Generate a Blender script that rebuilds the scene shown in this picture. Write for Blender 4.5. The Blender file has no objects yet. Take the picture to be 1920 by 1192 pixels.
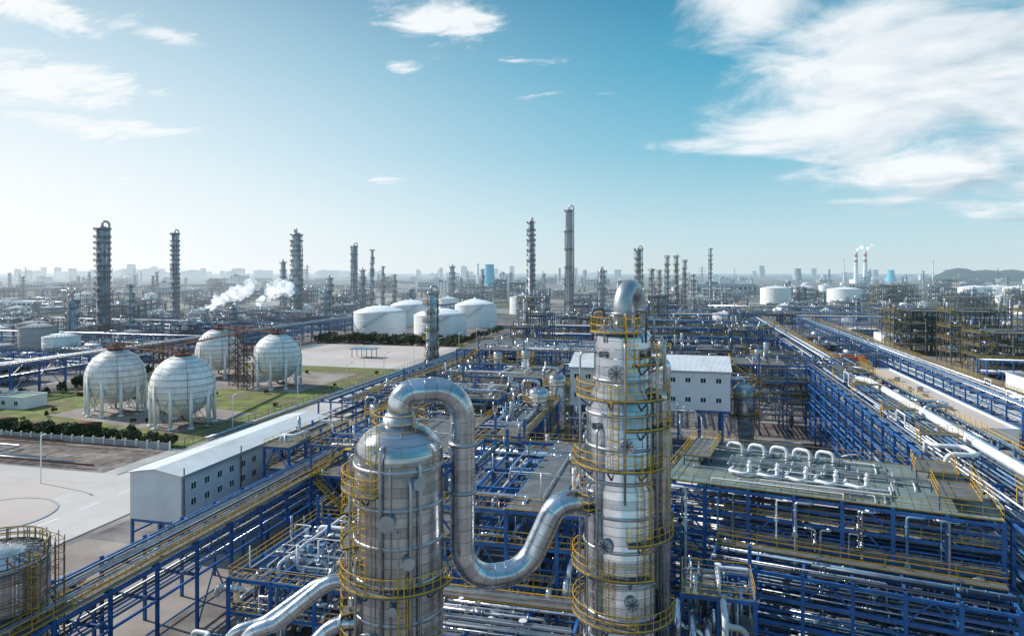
import bpy, math, random
from math import pi, sin, cos, tan, radians, sqrt
from mathutils import Vector
YAW = radians(14); CT = cos(YAW); ST = sin(YAW); CAMH = 40.0
sc = bpy.context.scene
coll = sc.collection
def ld(l, d, z=0.0): return (l*CT-d*ST, l*ST+d*CT, z)
def at(t, d, z=0.0): return ld(t*d, d, z)
SUN_AZ = radians(14+66); SUN_EL = radians(36)
sdir = Vector((-sin(SUN_AZ)*cos(SUN_EL), cos(SUN_AZ)*cos(SUN_EL), sin(SUN_EL)))
HG = bpy.data.node_groups.new("painted_haze", 'ShaderNodeTree')  # haze painted into surface materials: emission mixed in with distance from the origin
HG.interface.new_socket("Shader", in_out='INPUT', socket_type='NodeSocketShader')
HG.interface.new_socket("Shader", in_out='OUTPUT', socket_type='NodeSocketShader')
def mth(nt, op, a, b=None, c=None, clamp=False):
    n = nt.nodes.new('ShaderNodeMath'); n.operation = op; n.use_clamp = clamp
    for i, x in enumerate((a, b, c)):
        if x is None: continue
        if isinstance(x, (int, float)): n.inputs[i].default_value = x
        else: nt.links.new(x, n.inputs[i])
    return n.outputs[0]
def mixc(nt, f, a, b, mode='MIX'):
    n = nt.nodes.new('ShaderNodeMixRGB'); n.blend_type = mode
    for i, x in enumerate((f, a, b)):
        if isinstance(x, (int, float)): n.inputs[i].default_value = x
        elif isinstance(x, (tuple, list)): n.inputs[i].default_value = (x[0], x[1], x[2], 1)
        else: nt.links.new(x, n.inputs[i])
    return n.outputs[0]
def maprange(nt, v, a, b, c, d, smooth=False):
    n = nt.nodes.new('ShaderNodeMapRange'); n.clamp = True
    if smooth: n.interpolation_type = 'SMOOTHSTEP'
    nt.links.new(v, n.inputs[0])
    for i, x in enumerate((a, b, c, d)): n.inputs[i+1].default_value = x
    return n.outputs[0]
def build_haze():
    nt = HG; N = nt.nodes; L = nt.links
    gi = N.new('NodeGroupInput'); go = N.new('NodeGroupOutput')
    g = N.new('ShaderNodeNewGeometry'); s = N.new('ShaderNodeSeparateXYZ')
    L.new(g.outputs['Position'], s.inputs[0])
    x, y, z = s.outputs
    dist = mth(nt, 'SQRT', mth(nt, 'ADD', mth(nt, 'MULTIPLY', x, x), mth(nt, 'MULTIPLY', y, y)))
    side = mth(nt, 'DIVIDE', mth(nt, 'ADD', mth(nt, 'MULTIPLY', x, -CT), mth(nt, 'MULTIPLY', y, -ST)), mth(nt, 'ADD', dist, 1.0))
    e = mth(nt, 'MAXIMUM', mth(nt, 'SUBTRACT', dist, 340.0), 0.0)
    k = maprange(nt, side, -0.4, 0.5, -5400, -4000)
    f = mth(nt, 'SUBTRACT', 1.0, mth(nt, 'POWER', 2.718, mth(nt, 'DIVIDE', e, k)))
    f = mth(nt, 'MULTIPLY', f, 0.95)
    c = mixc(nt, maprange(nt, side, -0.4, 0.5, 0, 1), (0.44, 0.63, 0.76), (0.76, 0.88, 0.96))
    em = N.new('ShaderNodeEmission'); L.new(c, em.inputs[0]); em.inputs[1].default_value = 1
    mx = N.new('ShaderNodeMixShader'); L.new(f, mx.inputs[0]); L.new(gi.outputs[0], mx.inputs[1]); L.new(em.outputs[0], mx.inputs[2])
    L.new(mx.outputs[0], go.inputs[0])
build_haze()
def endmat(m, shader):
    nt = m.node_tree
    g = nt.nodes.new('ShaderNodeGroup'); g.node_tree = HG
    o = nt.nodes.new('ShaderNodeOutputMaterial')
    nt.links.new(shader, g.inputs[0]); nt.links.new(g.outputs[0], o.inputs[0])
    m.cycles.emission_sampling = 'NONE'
def mat(name, col, rough=.6, metal=0., var=.2, scale=.5, col2=None, thr=(.52, .7), s2=None, bump=0., bs=3., stretch=(1, 1, 1), panel=None, rvar=0., wave=None, pobj=False):
    m = bpy.data.materials.new(name); m.use_nodes = True; nt = m.node_tree; nt.nodes.clear(); N = nt.nodes; L = nt.links
    p = N.new('ShaderNodeBsdfPrincipled')
    g = N.new('ShaderNodeNewGeometry'); mp = N.new('ShaderNodeMapping'); L.new(g.outputs['Position'], mp.inputs[0]); mp.inputs['Scale'].default_value = stretch
    def noise(sca, det=6, rg=.6):
        n = N.new('ShaderNodeTexNoise'); L.new(mp.outputs[0], n.inputs['Vector']); n.inputs['Scale'].default_value = sca; n.inputs['Detail'].default_value = det; n.inputs['Roughness'].default_value = rg
        return n.outputs[0]
    n1 = noise(scale)
    c = mixc(nt, 1.0, col, maprange(nt, n1, .3, .7, 1-var, 1+var), 'MULTIPLY')
    if col2:
        n2 = noise(s2 or scale*.4, 8, .65)
        c = mixc(nt, maprange(nt, n2, thr[0], thr[1], 0, 1), c, col2)
    hgt = None
    if panel:
        b = N.new('ShaderNodeTexBrick')
        if pobj: uv = N.new('ShaderNodeTexCoord'); L.new(uv.outputs['Object'], b.inputs['Vector']); b.offset = 0
        else: uv = N.new('ShaderNodeUVMap'); L.new(uv.outputs[0], b.inputs['Vector'])
        b.inputs['Scale'].default_value = 1; b.inputs['Brick Width'].default_value = panel[0]; b.inputs['Row Height'].default_value = panel[1]
        b.inputs['Mortar Size'].default_value = panel[2]; b.inputs['Mortar Smooth'].default_value = .3
        b.inputs['Color1'].default_value = (1, 1, 1, 1); v = panel[3]; b.inputs['Color2'].default_value = (v, v, v*1.02, 1); b.inputs['Mortar'].default_value = (panel[4],)*3+(1,)
        c = mixc(nt, 1.0, c, b.outputs[0], 'MULTIPLY'); hgt = b.outputs[1]
    L.new(c, p.inputs['Base Color'])
    p.inputs['Metallic'].default_value = metal
    if rvar:
        L.new(maprange(nt, noise(scale*2.3), .3, .7, max(.05, rough-rvar), rough+rvar), p.inputs['Roughness'])
    else: p.inputs['Roughness'].default_value = rough
    nrm = None
    if bump:
        bn = N.new('ShaderNodeBump'); bn.inputs['Strength'].default_value = bump; bn.inputs['Distance'].default_value = .1
        L.new(noise(bs, 4), bn.inputs['Height']); nrm = bn.outputs[0]
    if hgt is not None:
        bn = N.new('ShaderNodeBump'); bn.inputs['Strength'].default_value = .5; bn.inputs['Distance'].default_value = -.04
        L.new(hgt, bn.inputs['Height'])
        if nrm is not None: L.new(nrm, bn.inputs['Normal'])
        nrm = bn.outputs[0]
    if wave:
        w = N.new('ShaderNodeTexWave'); w.bands_direction = wave[0]; w.inputs['Scale'].default_value = wave[1]
        L.new(g.outputs['Position'], w.inputs['Vector'])
        bn = N.new('ShaderNodeBump'); bn.inputs['Strength'].default_value = .7; bn.inputs['Distance'].default_value = .06
        L.new(w.outputs[1], bn.inputs['Height']); nrm = bn.outputs[0]
    if nrm is not None: L.new(nrm, p.inputs['Normal'])
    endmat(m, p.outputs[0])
    return m
BLUE = mat('blue_steel_paint', (.026, .125, .36), .42, 0, .35, .6, (.04, .08, .16), (.55, .75))
BLUE2 = mat('faded_blue_paint', (.032, .105, .26), .6, 0, .4, .3, (.05, .07, .09))
GREYS = mat('grey_steel_paint', (.11, .13, .15), .6, 0, .45, .3)
OLIVE = mat('olive_steel_paint', (.085, .095, .07), .6, 0, .45, .3, (.22, .14, .05), (.5, .7))
YEL = mat('yellow_safety_paint', (.66, .39, .035), .5, 0, .3, 1.5, (.28, .16, .05), (.56, .74))
YELD = mat('dull_ochre_paint', (.38, .27, .07), .6, 0, .4, .3, (.14, .12, .08), (.5, .65))
CLAD = mat('aluminium_cladding', (.57, .585, .62), .22, 1., .22, .5, (.30, .25, .21), (.60, .84), 1.1, .06, 1.1, panel=(6.2, .62, .016, .66, .30), rvar=.08, stretch=(.45, .45, 1.8))
CLADF = mat('dull_tower_cladding', (.36, .38, .42), .40, .85, .35, .25, (.16, .15, .15), (.5, .7))
CLADP = mat('aluminium_pipe_jacket', (.64, .66, .70), .25, 1., .2, .8, (.36, .34, .32), (.58, .8), bump=.05, panel=(9, .8, .018, .74, .38), rvar=.09)
GALV = mat('galvanised_pipe', (.46, .49, .53), .42, .75, .3, .7, (.26, .25, .25), (.52, .76))
WPIPE = mat('pale_grey_pipe_paint', (.70, .72, .74), .42, 0, .18, .8, (.44, .41, .37), (.58, .8))
DPIPE = mat('dark_pipe_paint', (.08, .11, .15), .45, .3, .4, .8)
BPIPE = mat('blue_grey_pipe_paint', (.10, .20, .32), .45, .1, .4, .8)
RUST = mat('rusty_brown_steel', (.17, .08, .045), .8, 0, .4, .8)
WHITE = mat('weathered_white_paint', (.86, .87, .87), .5, 0, .06, .2, (.62, .58, .53), (.60, .8), .12, stretch=(1, 1, .25))
SPH = mat('sphere_white_paint', (.90, .89, .86), .45, 0, .10, .6, (.58, .49, .39), (.52, .76), .22, stretch=(1, 1, .35), panel=(3.4, 2.1, .05, .94, .5))
CORR = mat('corrugated_white_wall', (.84, .86, .89), .5, 0, .06, .2, (.68, .70, .71), (.55, .8), .08, wave=('X', 3.1))
CORRY = mat('corrugated_white_wall_side', (.84, .86, .89), .5, 0, .06, .2, (.68, .70, .71), (.55, .8), .08, wave=('Y', 3.1))
ROOF = mat('pale_metal_roof', (.60, .64, .66), .5, .1, .1, .3, (.42, .44, .44), (.5, .75), wave=('Y', 1.2))
ROOFX = mat('pale_metal_roof_ribbed', (.64, .67, .69), .5, .1, .1, .3, (.46, .46, .46), (.5, .75), wave=('X', 1.2))
GLASS = mat('dark_window_glass', (.02, .03, .04), .15, 0, .2, .5)
DECK = mat('grey_green_deck', (.165, .225, .215), .7, 0, .3, .6, (.24, .26, .24), (.48, .68), panel=(1.5, 1.1, .05, .8, .4), pobj=True)
GRATE = mat('steel_grating', (.13, .14, .15), .7, .2, .35, .8)
CONC = mat('stained_concrete', (.30, .265, .24), .9, 0, .3, .12, (.17, .135, .115), (.45, .66), .05, .2, 1.)
CONCL = mat('pale_concrete_paving', (.52, .465, .43), .9, 0, .16, .1, (.37, .31, .275), (.46, .70), .025, .1)
ROADM = mat('concrete_road', (.50, .475, .45), .9, 0, .12, .12, (.38, .35, .33), (.5, .7), .03)
DIRT = mat('brown_rubble', (.13, .105, .095), .95, 0, .7, .5, (.27, .24, .22), (.5, .62), .16, .6, 1.)
PROC = mat('process_area_paving', (.16, .145, .14), .9, 0, .5, .2, (.32, .285, .25), (.50, .64), .06, .2, 1.)
LEAF = mat('leaf_green', (.045, .07, .024), .8, 0, .7, 1.4, (.12, .095, .035), (.58, .75), 1.)
BARK = mat('bark', (.09, .065, .045), .9)
RED = mat('red_paint', (.45, .05, .035), .6, 0, .15, .4)
LBLUE = mat('pale_blue_paint', (.08, .45, .60), .6, 0, .12, .05)
BEIGE = mat('beige_render', (.48, .46, .42), .8, 0, .2, .05)
DROOF = mat('dark_roof', (.11, .13, .15), .8, 0, .3, .05)
BROOF = mat('blue_roof_sheet', (.10, .20, .30), .6, 0, .3, .05)
GREYC = mat('grey_concrete', (.36, .37, .38), .85, 0, .15, .1)
GRASS = mat('patchy_grass', (.14, .165, .035), .95, 0, .6, .22, (.15, .12, .07), (.47, .6), .07, .8, 2.)
def groundmat():
    m = bpy.data.materials.new('industrial_ground'); m.use_nodes = True; nt = m.node_tree; nt.nodes.clear(); N = nt.nodes; L = nt.links
    p = N.new('ShaderNodeBsdfPrincipled'); p.inputs['Roughness'].default_value = .95
    g = N.new('ShaderNodeNewGeometry')
    v = N.new('ShaderNodeTexVoronoi'); v.distance = 'CHEBYCHEV'; v.inputs['Scale'].default_value = .011; v.inputs['Randomness'].default_value = .75; L.new(g.outputs[0], v.inputs['Vector'])
    s = N.new('ShaderNodeSeparateColor'); L.new(v.outputs['Color'], s.inputs[0])
    r = N.new('ShaderNodeValToRGB'); r.color_ramp.interpolation = 'CONSTANT'; L.new(s.outputs[0], r.inputs[0])
    cols = [(.14, .13, .12), (.24, .23, .22), (.08, .09, .05), (.17, .16, .15), (.32, .31, .30), (.10, .11, .11), (.06, .09, .04)]
    el = r.color_ramp.elements
    while len(el) < len(cols): el.new(.5)
    for i, c in enumerate(cols): el[i].position = i/len(cols); el[i].color = c+(1,)
    n = N.new('ShaderNodeTexNoise'); n.inputs['Scale'].default_value = .06; n.inputs['Detail'].default_value = 9; n.inputs['Roughness'].default_value = .7; L.new(g.outputs[0], n.inputs['Vector'])
    c = mixc(nt, 1., r.outputs[0], maprange(nt, n.outputs[0], .3, .7, .4, 1.5), 'MULTIPLY')
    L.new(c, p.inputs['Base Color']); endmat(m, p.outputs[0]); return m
GROUND = groundmat()
class MB:
    def __init__(s): s.v = []; s.f = []; s.uv = []; s.sm = []; s.mi = []; s.m = 0; s.has = False
    def q(s, idx, uv=None, sm=False):
        s.f.append(idx); s.sm.append(sm); s.mi.append(s.m)
        if uv is None: s.uv.extend([0.]*(2*len(idx)))
        else: s.has = True; s.uv.extend(uv)
    def hexa(s, c):
        b = len(s.v); s.v.extend(c)
        for f in ((0, 3, 2, 1), (4, 5, 6, 7), (0, 1, 5, 4), (1, 2, 6, 5), (2, 3, 7, 6), (3, 0, 4, 7)): s.q(tuple(b+i for i in f))
    def box(s, x0, x1, y0, y1, z0, z1):
        s.hexa([(x0, y0, z0), (x1, y0, z0), (x1, y1, z0), (x0, y1, z0), (x0, y0, z1), (x1, y0, z1), (x1, y1, z1), (x0, y1, z1)])
    def cb(s, x, y, z, a, b, c): s.box(x-a/2, x+a/2, y-b/2, y+b/2, z-c/2, z+c/2)
    def beam(s, p, q, w, h=None):
        h = h or w; px, py, pz = p; dx, dy, dz = q[0]-px, q[1]-py, q[2]-pz
        L = sqrt(dx*dx+dy*dy)
        if L < 1e-4: sx, sy = 1., 0.; ux, uy, uz = 0., 1., 0.
        else:
            sx, sy = dy/L, -dx/L; T = sqrt(L*L+dz*dz); ux, uy, uz = -dz*dx/(L*T), -dz*dy/(L*T), L/T
        a = w/2; b = h/2; c = []
        for (ex, ey, ez) in (p, q):
            for (i, j) in ((-1, -1), (1, -1), (1, 1), (-1, 1)):
                c.append((ex+i*a*sx+j*b*ux, ey+i*a*sy+j*b*uy, ez+j*b*uz))
        s.hexa(c)
    def tube(s, pts, r, seg=8, cap=True):
        P = [Vector(p) for p in pts]; n = len(P); t = (P[1]-P[0]).normalized(); nr = t.orthogonal().normalized(); base = len(s.v); lens = [0.]
        for i in range(n):
            if i == 0: t = P[1]-P[0]
            elif i == n-1: t = P[-1]-P[-2]
            else: t = (P[i+1]-P[i]).normalized()+(P[i]-P[i-1]).normalized()
            t.normalize(); nr = (nr-t*nr.dot(t)).normalized(); b = t.cross(nr)
            if i: lens.append(lens[-1]+(P[i]-P[i-1]).length)
            for k in range(seg):
                a = 2*pi*k/seg; o = P[i]+(nr*cos(a)+b*sin(a))*r; s.v.append((o.x, o.y, o.z))
        w = 2*pi*r/seg
        for i in range(n-1):
            for k in range(seg):
                k2 = (k+1) % seg; a = base+i*seg
                s.q((a+k, a+k2, a+seg+k2, a+seg+k), (k*w, lens[i], (k+1)*w, lens[i], (k+1)*w, lens[i+1], k*w, lens[i+1]), True)
        if cap:
            s.q(tuple(base+k for k in reversed(range(seg)))); e = base+(n-1)*seg; s.q(tuple(e+k for k in range(seg)))
    def lathe(s, prof, cx=0, cy=0, seg=24, a0=0., a1=2*pi, closed=True, sm=True):
        base = len(s.v); n = len(prof); le = [0.]
        for i, (r, z) in enumerate(prof):
            if i: le.append(le[-1]+sqrt((r-prof[i-1][0])**2+(z-prof[i-1][1])**2))
            for k in range(seg if closed else seg+1):
                a = a0+(a1-a0)*k/seg; s.v.append((cx+r*cos(a), cy+r*sin(a), z))
        S = seg if closed else seg+1; R = max(p[0] for p in prof)
        for i in range(n-1):
            for k in range(seg):
                k2 = (k+1) % S; a = base+i*S; w = (a1-a0)/seg*R
                s.q((a+k, a+k2, a+S+k2, a+S+k), (k*w, le[i], (k+1)*w, le[i], (k+1)*w, le[i+1], k*w, le[i+1]), sm)
    def torus(s, cx, cy, z, R, r, seg=32, sg=6):
        s.lathe([(R+r*cos(2*pi*k/sg), z+r*sin(2*pi*k/sg)) for k in range(sg+1)], cx, cy, seg)
    def rail(s, pts, h=1.1, step=1.5, t=.06, closed=False):
        if closed: pts = list(pts)+[pts[0]]
        for a, b in zip(pts[:-1], pts[1:]):
            for hh in (h, h*.52): s.beam((a[0], a[1], a[2]+hh), (b[0], b[1], b[2]+hh), t)
            s.beam((a[0], a[1], a[2]+.06), (b[0], b[1], b[2]+.06), t*.5, .09)
            L = sqrt((a[0]-b[0])**2+(a[1]-b[1])**2); n = max(1, int(L/step+.5))
            for i in range(n):
                f = i/n; x = a[0]+(b[0]-a[0])*f; y = a[1]+(b[1]-a[1])*f; z = a[2]+(b[2]-a[2])*f
                s.cb(x, y, z+h/2, t, t, h)
    def ladder(s, x, y, z0, z1, ang, t=.06, cage=True):
        ox, oy = cos(ang), sin(ang); sx, sy = -oy*.28, ox*.28
        for k in (-1, 1): s.beam((x+k*sx, y+k*sy, z0), (x+k*sx, y+k*sy, z1+1.1), t)
        z = z0+.3
        while z < z1: s.beam((x-sx, y-sy, z), (x+sx, y+sy, z), t*.6); z += .45
        if cage:
            z = z0+2.2
            ring = [(x+sx*1.2, y+sy*1.2), (x+sx*1.3+ox*.5, y+sy*1.3+oy*.5), (x+ox*.8, y+oy*.8), (x-sx*1.3+ox*.5, y-sy*1.3+oy*.5), (x-sx*1.2, y-sy*1.2)]
            while z < z1+1.2:
                for a, b in zip(ring[:-1], ring[1:]): s.beam((a[0], a[1], z), (b[0], b[1], z), t*.8)
                z += .9
            for a in ring[1:4]: s.beam((a[0], a[1], z0+2.2), (a[0], a[1], z1+1.1), t*.6)
    def fit(s, pts, r, rr):
        best = max(range(len(pts)-1), key=lambda i: (Vector(pts[i+1])-Vector(pts[i])).length)
        a = Vector(pts[best]); b = Vector(pts[best+1]); L = (b-a).length
        if L < 1.5: return
        u = (b-a)/L; f = rr.uniform(.25, .75); c = a+u*L*f; w = r*1.5+.04
        for o in (-w-.15, w+.15): s.tube([c+u*(o-.05), c+u*(o+.05)], r*1.45+.02, 8)
        s.tube([c-u*w, c, c+u*w], r*1.25+.01, 8)
        up = Vector((0, 0, 1)) if abs(u.z) < .5 else Vector((0, -1, 0))
        s.tube([c, c+up*(r*2+.5)], max(.03, r*.25), 6); s.tube([c+up*(r*2+.46), c+up*(r*2+.52)], r+.14, 8)
        for e in (.06, .92):
            q = a+u*L*e; s.tube([q-u*.05, q+u*.05], r*1.4+.02, 8)
def fil(pts, rad=.6, n=5):
    P = [Vector(p) for p in pts]; out = [tuple(P[0])]
    for i in range(1, len(P)-1):
        a, b, c = P[i-1], P[i], P[i+1]; u = a-b; w = c-b; lu = u.length; lw = w.length; u.normalize(); w.normalize(); an = u.angle(w)
        if an > 3.1: out.append(tuple(b)); continue
        r = rad[i-1] if isinstance(rad, (list, tuple)) else rad
        tl = min(r/tan(an/2), .5*lu, .5*lw); r = tl*tan(an/2); p = b+u*tl; q = b+w*tl; ce = b+(u+w).normalized()*(r/sin(an/2)); v1 = p-ce; v2 = q-ce; ph = pi-an
        for k in range(n+1):
            f = k/n; out.append(tuple(ce+(v1*sin((1-f)*ph)+v2*sin(f*ph))/sin(ph)))
    out.append(tuple(P[-1]))
    res = [out[0]]
    for p in out[1:]:
        if (Vector(p)-Vector(res[-1])).length > 1e-3: res.append(p)
    return res
KIDS = {}
def OD(me, name, parent=None, loc=(0, 0, 0), label=None, cat=None, group=None, kind=None):
    o = bpy.data.objects.new(name, me); coll.objects.link(o); o.location = loc; KIDS[o.name] = []
    if parent is not None: o.parent = parent; KIDS[parent.name].append(o)
    if label: o['label'] = label
    if cat: o['category'] = cat
    if group: o['group'] = group
    if kind: o['kind'] = kind
    return o
def O(mb, name, mats, parent=None, loc=(0, 0, 0), label=None, cat=None, group=None, kind=None):
    me = bpy.data.meshes.new(name); me.from_pydata(mb.v, [], mb.f)
    if not isinstance(mats, (list, tuple)): mats = [mats]
    for m in mats: me.materials.append(m)
    if len(mats) > 1: me.polygons.foreach_set('material_index', mb.mi)
    me.polygons.foreach_set('use_smooth', mb.sm)
    if mb.has:
        u = me.uv_layers.new(name='UVMap'); u.data.foreach_set('uv', mb.uv)
    me.update()
    return OD(me, name, parent, loc, label, cat, group, kind)
def thing(name, label, cat, loc=(0, 0, 0), group=None, rz=0.):
    o = OD(None, name, None, loc, label, cat, group); o.empty_display_size = 1; o.rotation_euler = (0, 0, rz); return o
def dup(root, loc, rz=0., s=1., sz=None, label=None, parent=None):
    n = root.copy(); coll.objects.link(n); KIDS[n.name] = []
    if parent is None:
        n.location = loc; n.rotation_euler = (0, 0, rz); n.scale = (s, s, sz or s)
        if label: n['label'] = label
    else: n.parent = parent; KIDS[parent.name].append(n)
    for c in KIDS[root.name]: dup(c, None, parent=n)
    return n
# ------------------------------------------------------------------ generators
PM = [CLADP, CLADP, GALV, WPIPE, WPIPE, CLADP, DPIPE, GALV, BPIPE]
PMD = [GALV, DPIPE, BPIPE, GALV, CLADP, BPIPE, DPIPE, WPIPE, BPIPE]
def platform_mesh(r0, w, a0=0., a1=2*pi, seg=20, t=.06, step=1.2, braces=True, rail=YEL):
    m = MB(); full = abs(a1-a0-2*pi) < .01; r1 = r0+w
    m.lathe([(r0, 0), (r1, 0), (r1, .08), (r0, .08), (r0, 0)], seg=seg, a0=a0, a1=a1, closed=full, sm=False)
    m.m = 1
    pts = [(r1*cos(a0+(a1-a0)*k/seg)*.985, r1*sin(a0+(a1-a0)*k/seg)*.985, .08) for k in range(seg+(0 if full else 1))]
    if not full:
        pts = [(r0*cos(a0), r0*sin(a0), .08)]+pts+[(r0*cos(a1), r0*sin(a1), .08)]
    m.rail(pts, 1.1, step, t, closed=full)
    m.m = 2
    if braces:
        nb = max(3, int((a1-a0)*r1/2.5))
        for k in range(nb):
            a = a0+(a1-a0)*(k+.5)/nb; m.beam((r0*cos(a), r0*sin(a), -w*.8), (r1*.97*cos(a), r1*.97*sin(a), -.05), .1)
    me = O(m, 'platform', [GRATE, rail, GREYS], None); d = me.data; bpy.data.objects.remove(me); return d
def tower(label, loc, r, h, plats=6, seg=14, top='pipe', m=CLADF, group=None, name='distillation_column', cat='distillation column', side=0., lt=.12, rails=GREYS, flare=None):
    root = thing(name, label, cat, loc, group)
    b = MB(); f = flare or 1.
    prof = [(r*1.15*f, 0), (r*1.15*f, 3), (r*f, 3.4)]
    if flare: prof += [(r*f, h*.42), (r, h*.46)]
    prof += [(r, h-r*.6), (r*.9, h-r*.3), (r*.62, h-r*.08), (.02, h)]
    b.lathe(prof, seg=seg)
    z = 5
    while z < h-r: b.lathe([((r*f if flare and z < h*.43 else r)*1.03, z), ((r*f if flare and z < h*.43 else r)*1.03, z+.25)], seg=seg); z += 4.3
    O(b, 'shell', m, root)
    w = max(1.3, r*.5)
    rr = random.Random(int(h*10)+int(r*100))
    me = platform_mesh(r*1.0, w, .0, pi*1.5, 12, lt, 1.8, True, rails)
    zs = [h-r*.7]+[h*(.12+.83*i/plats) for i in range(plats)]
    for i, zz in enumerate(zs):
        o = OD(me, 'platform', root, (0, 0, zz)); o.rotation_euler = (0, 0, side+rr.choice((0, pi*.8, pi*1.4)))
        if flare and zz < h*.43: o.scale = (f, f, 1)
    l = MB(); R = (r*f)*1.02
    for i, zz in enumerate(sorted(zs)):
        a = side+(.6 if i % 2 else 2.2)
        z0 = sorted(zs)[i-1] if i else 0
        l.ladder(R*1.05*cos(a), R*1.05*sin(a), z0, zz, a, lt, True)
    O(l, 'ladder', rails, root)
    p = MB(); a = side-1.2; rp = max(.3, r*.22)
    if top == 'pipe':
        X = (R+rp+.4)*cos(a); Y = (R+rp+.4)*sin(a)
        p.tube(fil([(0, 0, h-.3), (0, 0, h+r*.9), (X, Y, h+r*.9), (X, Y, 1)], r*.6, 5), rp, 8)
        O(p, 'overhead_pipe', GALV, root)
    for k in range(5):
        p = MB(); a2 = side+2.9+k*.5; rq = r*.09+.05; X = (R+.4+.3*(k % 2))*cos(a2); Y = (R+.4+.3*(k % 2))*sin(a2); zt = h*(.96-.14*k)
        p.tube(fil([(0, 0, zt), (X, Y, zt), (X, Y, .5)], .4, 3), rq, 6)
        O(p, 'riser_pipe', GALV, root)
    return root
def rack(label, x0, x1, y0, y1, levels, bay=6., axis='y', npipe=8, walk=True, near=False, group=None, seed=0, m=BLUE, cw=.32, prad=(.12, .38), rt=.08, deckmat=GRATE, mid=False, brace=3, loops=.2, fulldeck=False, name='pipe_rack', gap=.15, pm=PM, rz=0., rm=YEL):
    rr = random.Random(seed+int(x0*3+y0)); root = thing(name, label, 'pipe rack', (x0, y0, 0), group, rz)
    L = (y1-y0) if axis == 'y' else (x1-x0); W = (x1-x0) if axis == 'y' else (y1-y0)
    T = (lambda c, a, z: (c, a, z)) if axis == 'y' else (lambda c, a, z: (a, c, z))
    H = levels[-1]; n = max(1, round(L/bay)); st = L/n; f = MB(); cols = [0., W]
    if mid: k = max(1, round(W/6.)); cols = [W*i/k for i in range(k+1)]
    for i in range(n+1):
        a = i*st
        for c in cols:
            if near:
                x, y, z = T(c, a, (H+.3)/2); f.cb(x, y, z, cw*.4, cw*.9, H+.3)
                for s_ in (-1, 1): f.cb(x, y+s_*cw*.42, z, cw*.98, cw*.1, H+.29)
            else: x, y, z = T(c, a, H/2); f.cb(x, y, z, cw, cw, H+.3)
        for z in levels: f.beam(T(0, a, z), T(W, a, z), cw*.7, cw)
    for z in levels:
        for c in cols: f.beam(T(c, 0, z-cw*.35), T(c, L, z-cw*.35), cw*.6, cw*.8)
    zz = [0]+list(levels)
    if near:
        for z0, z1 in zip(zz[:-1], zz[1:]):
            for c in (0, W): f.beam(T(c, 0, (z0+z1)/2), T(c, L, (z0+z1)/2), cw*.4, cw*.5)
    for i in range(n):
        if brace and i % brace == 0:
            for c in (0, W):
                for k in range(len(zz)-1):
                    if rr.random() < .8:
                        f.beam(T(c, i*st, zz[k]), T(c, (i+.5)*st, zz[k+1]-.2), cw*.4); f.beam(T(c, (i+1)*st, zz[k]), T(c, (i+.5)*st, zz[k+1]-.2), cw*.4)
    O(f, 'steel_frame', m, root)
    tot = 0
    for li, z in enumerate(levels):
        if fulldeck and z == levels[-1]: continue
        c = .25 if fulldeck else .5; cnt = 0; top = (z == levels[-1])
        while c < W-.5 and cnt < npipe and tot < 98:
            r = rr.uniform(prad[0], prad[0]+(prad[1]-prad[0])*rr.random()**.8); c += r
            if c > W-(1.6 if (top and walk) else .4): break
            if rr.random() < .85:
                p = MB(); zp = z+cw*.5+r+.02; s0 = rr.uniform(-.6, .2) if rr.random() < .6 else rr.uniform(0, L*.4); s1 = L+rr.uniform(-.2, .6) if rr.random() < .6 else max(s0+6, L*rr.uniform(.45, 1))
                pts = [T(c, s0, zp)]
                if top and rr.random() < loops and s1-s0 > 30:
                    a = rr.uniform(s0+8, s1-14); h = rr.uniform(1., 2.4); pts += [T(c, a, zp), T(c, a, zp+h), T(c, a+4, zp+h), T(c, a+4, zp)]
                if rr.random() < .35 and z > 4: pts += [T(c, s1, zp), T(c, s1, zp-rr.uniform(2, 4))]
                else: pts += [T(c, s1, zp)]
                fp = fil(pts, r*1.8, 4); p.tube(fp, r, 10 if near else 6)
                if near: p.fit(fp, r, rr)
                O(p, 'pipe', rr.choice(pm), root); cnt += 1; tot += 1
            c += r+gap+rr.random()*.25
    if near:
        for k in range(3):
            c = W*(k+.5)/3; z = rr.choice(levels)+.9; d = MB(); d.beam(T(c, 0, z), T(c, L, z), .5, .04)
            for s_ in (-.25, .25): d.beam(T(c+s_, 0, z+.08), T(c+s_, L, z+.08), .03, .16)
            O(d, 'cable_tray', GALV, root)
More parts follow.
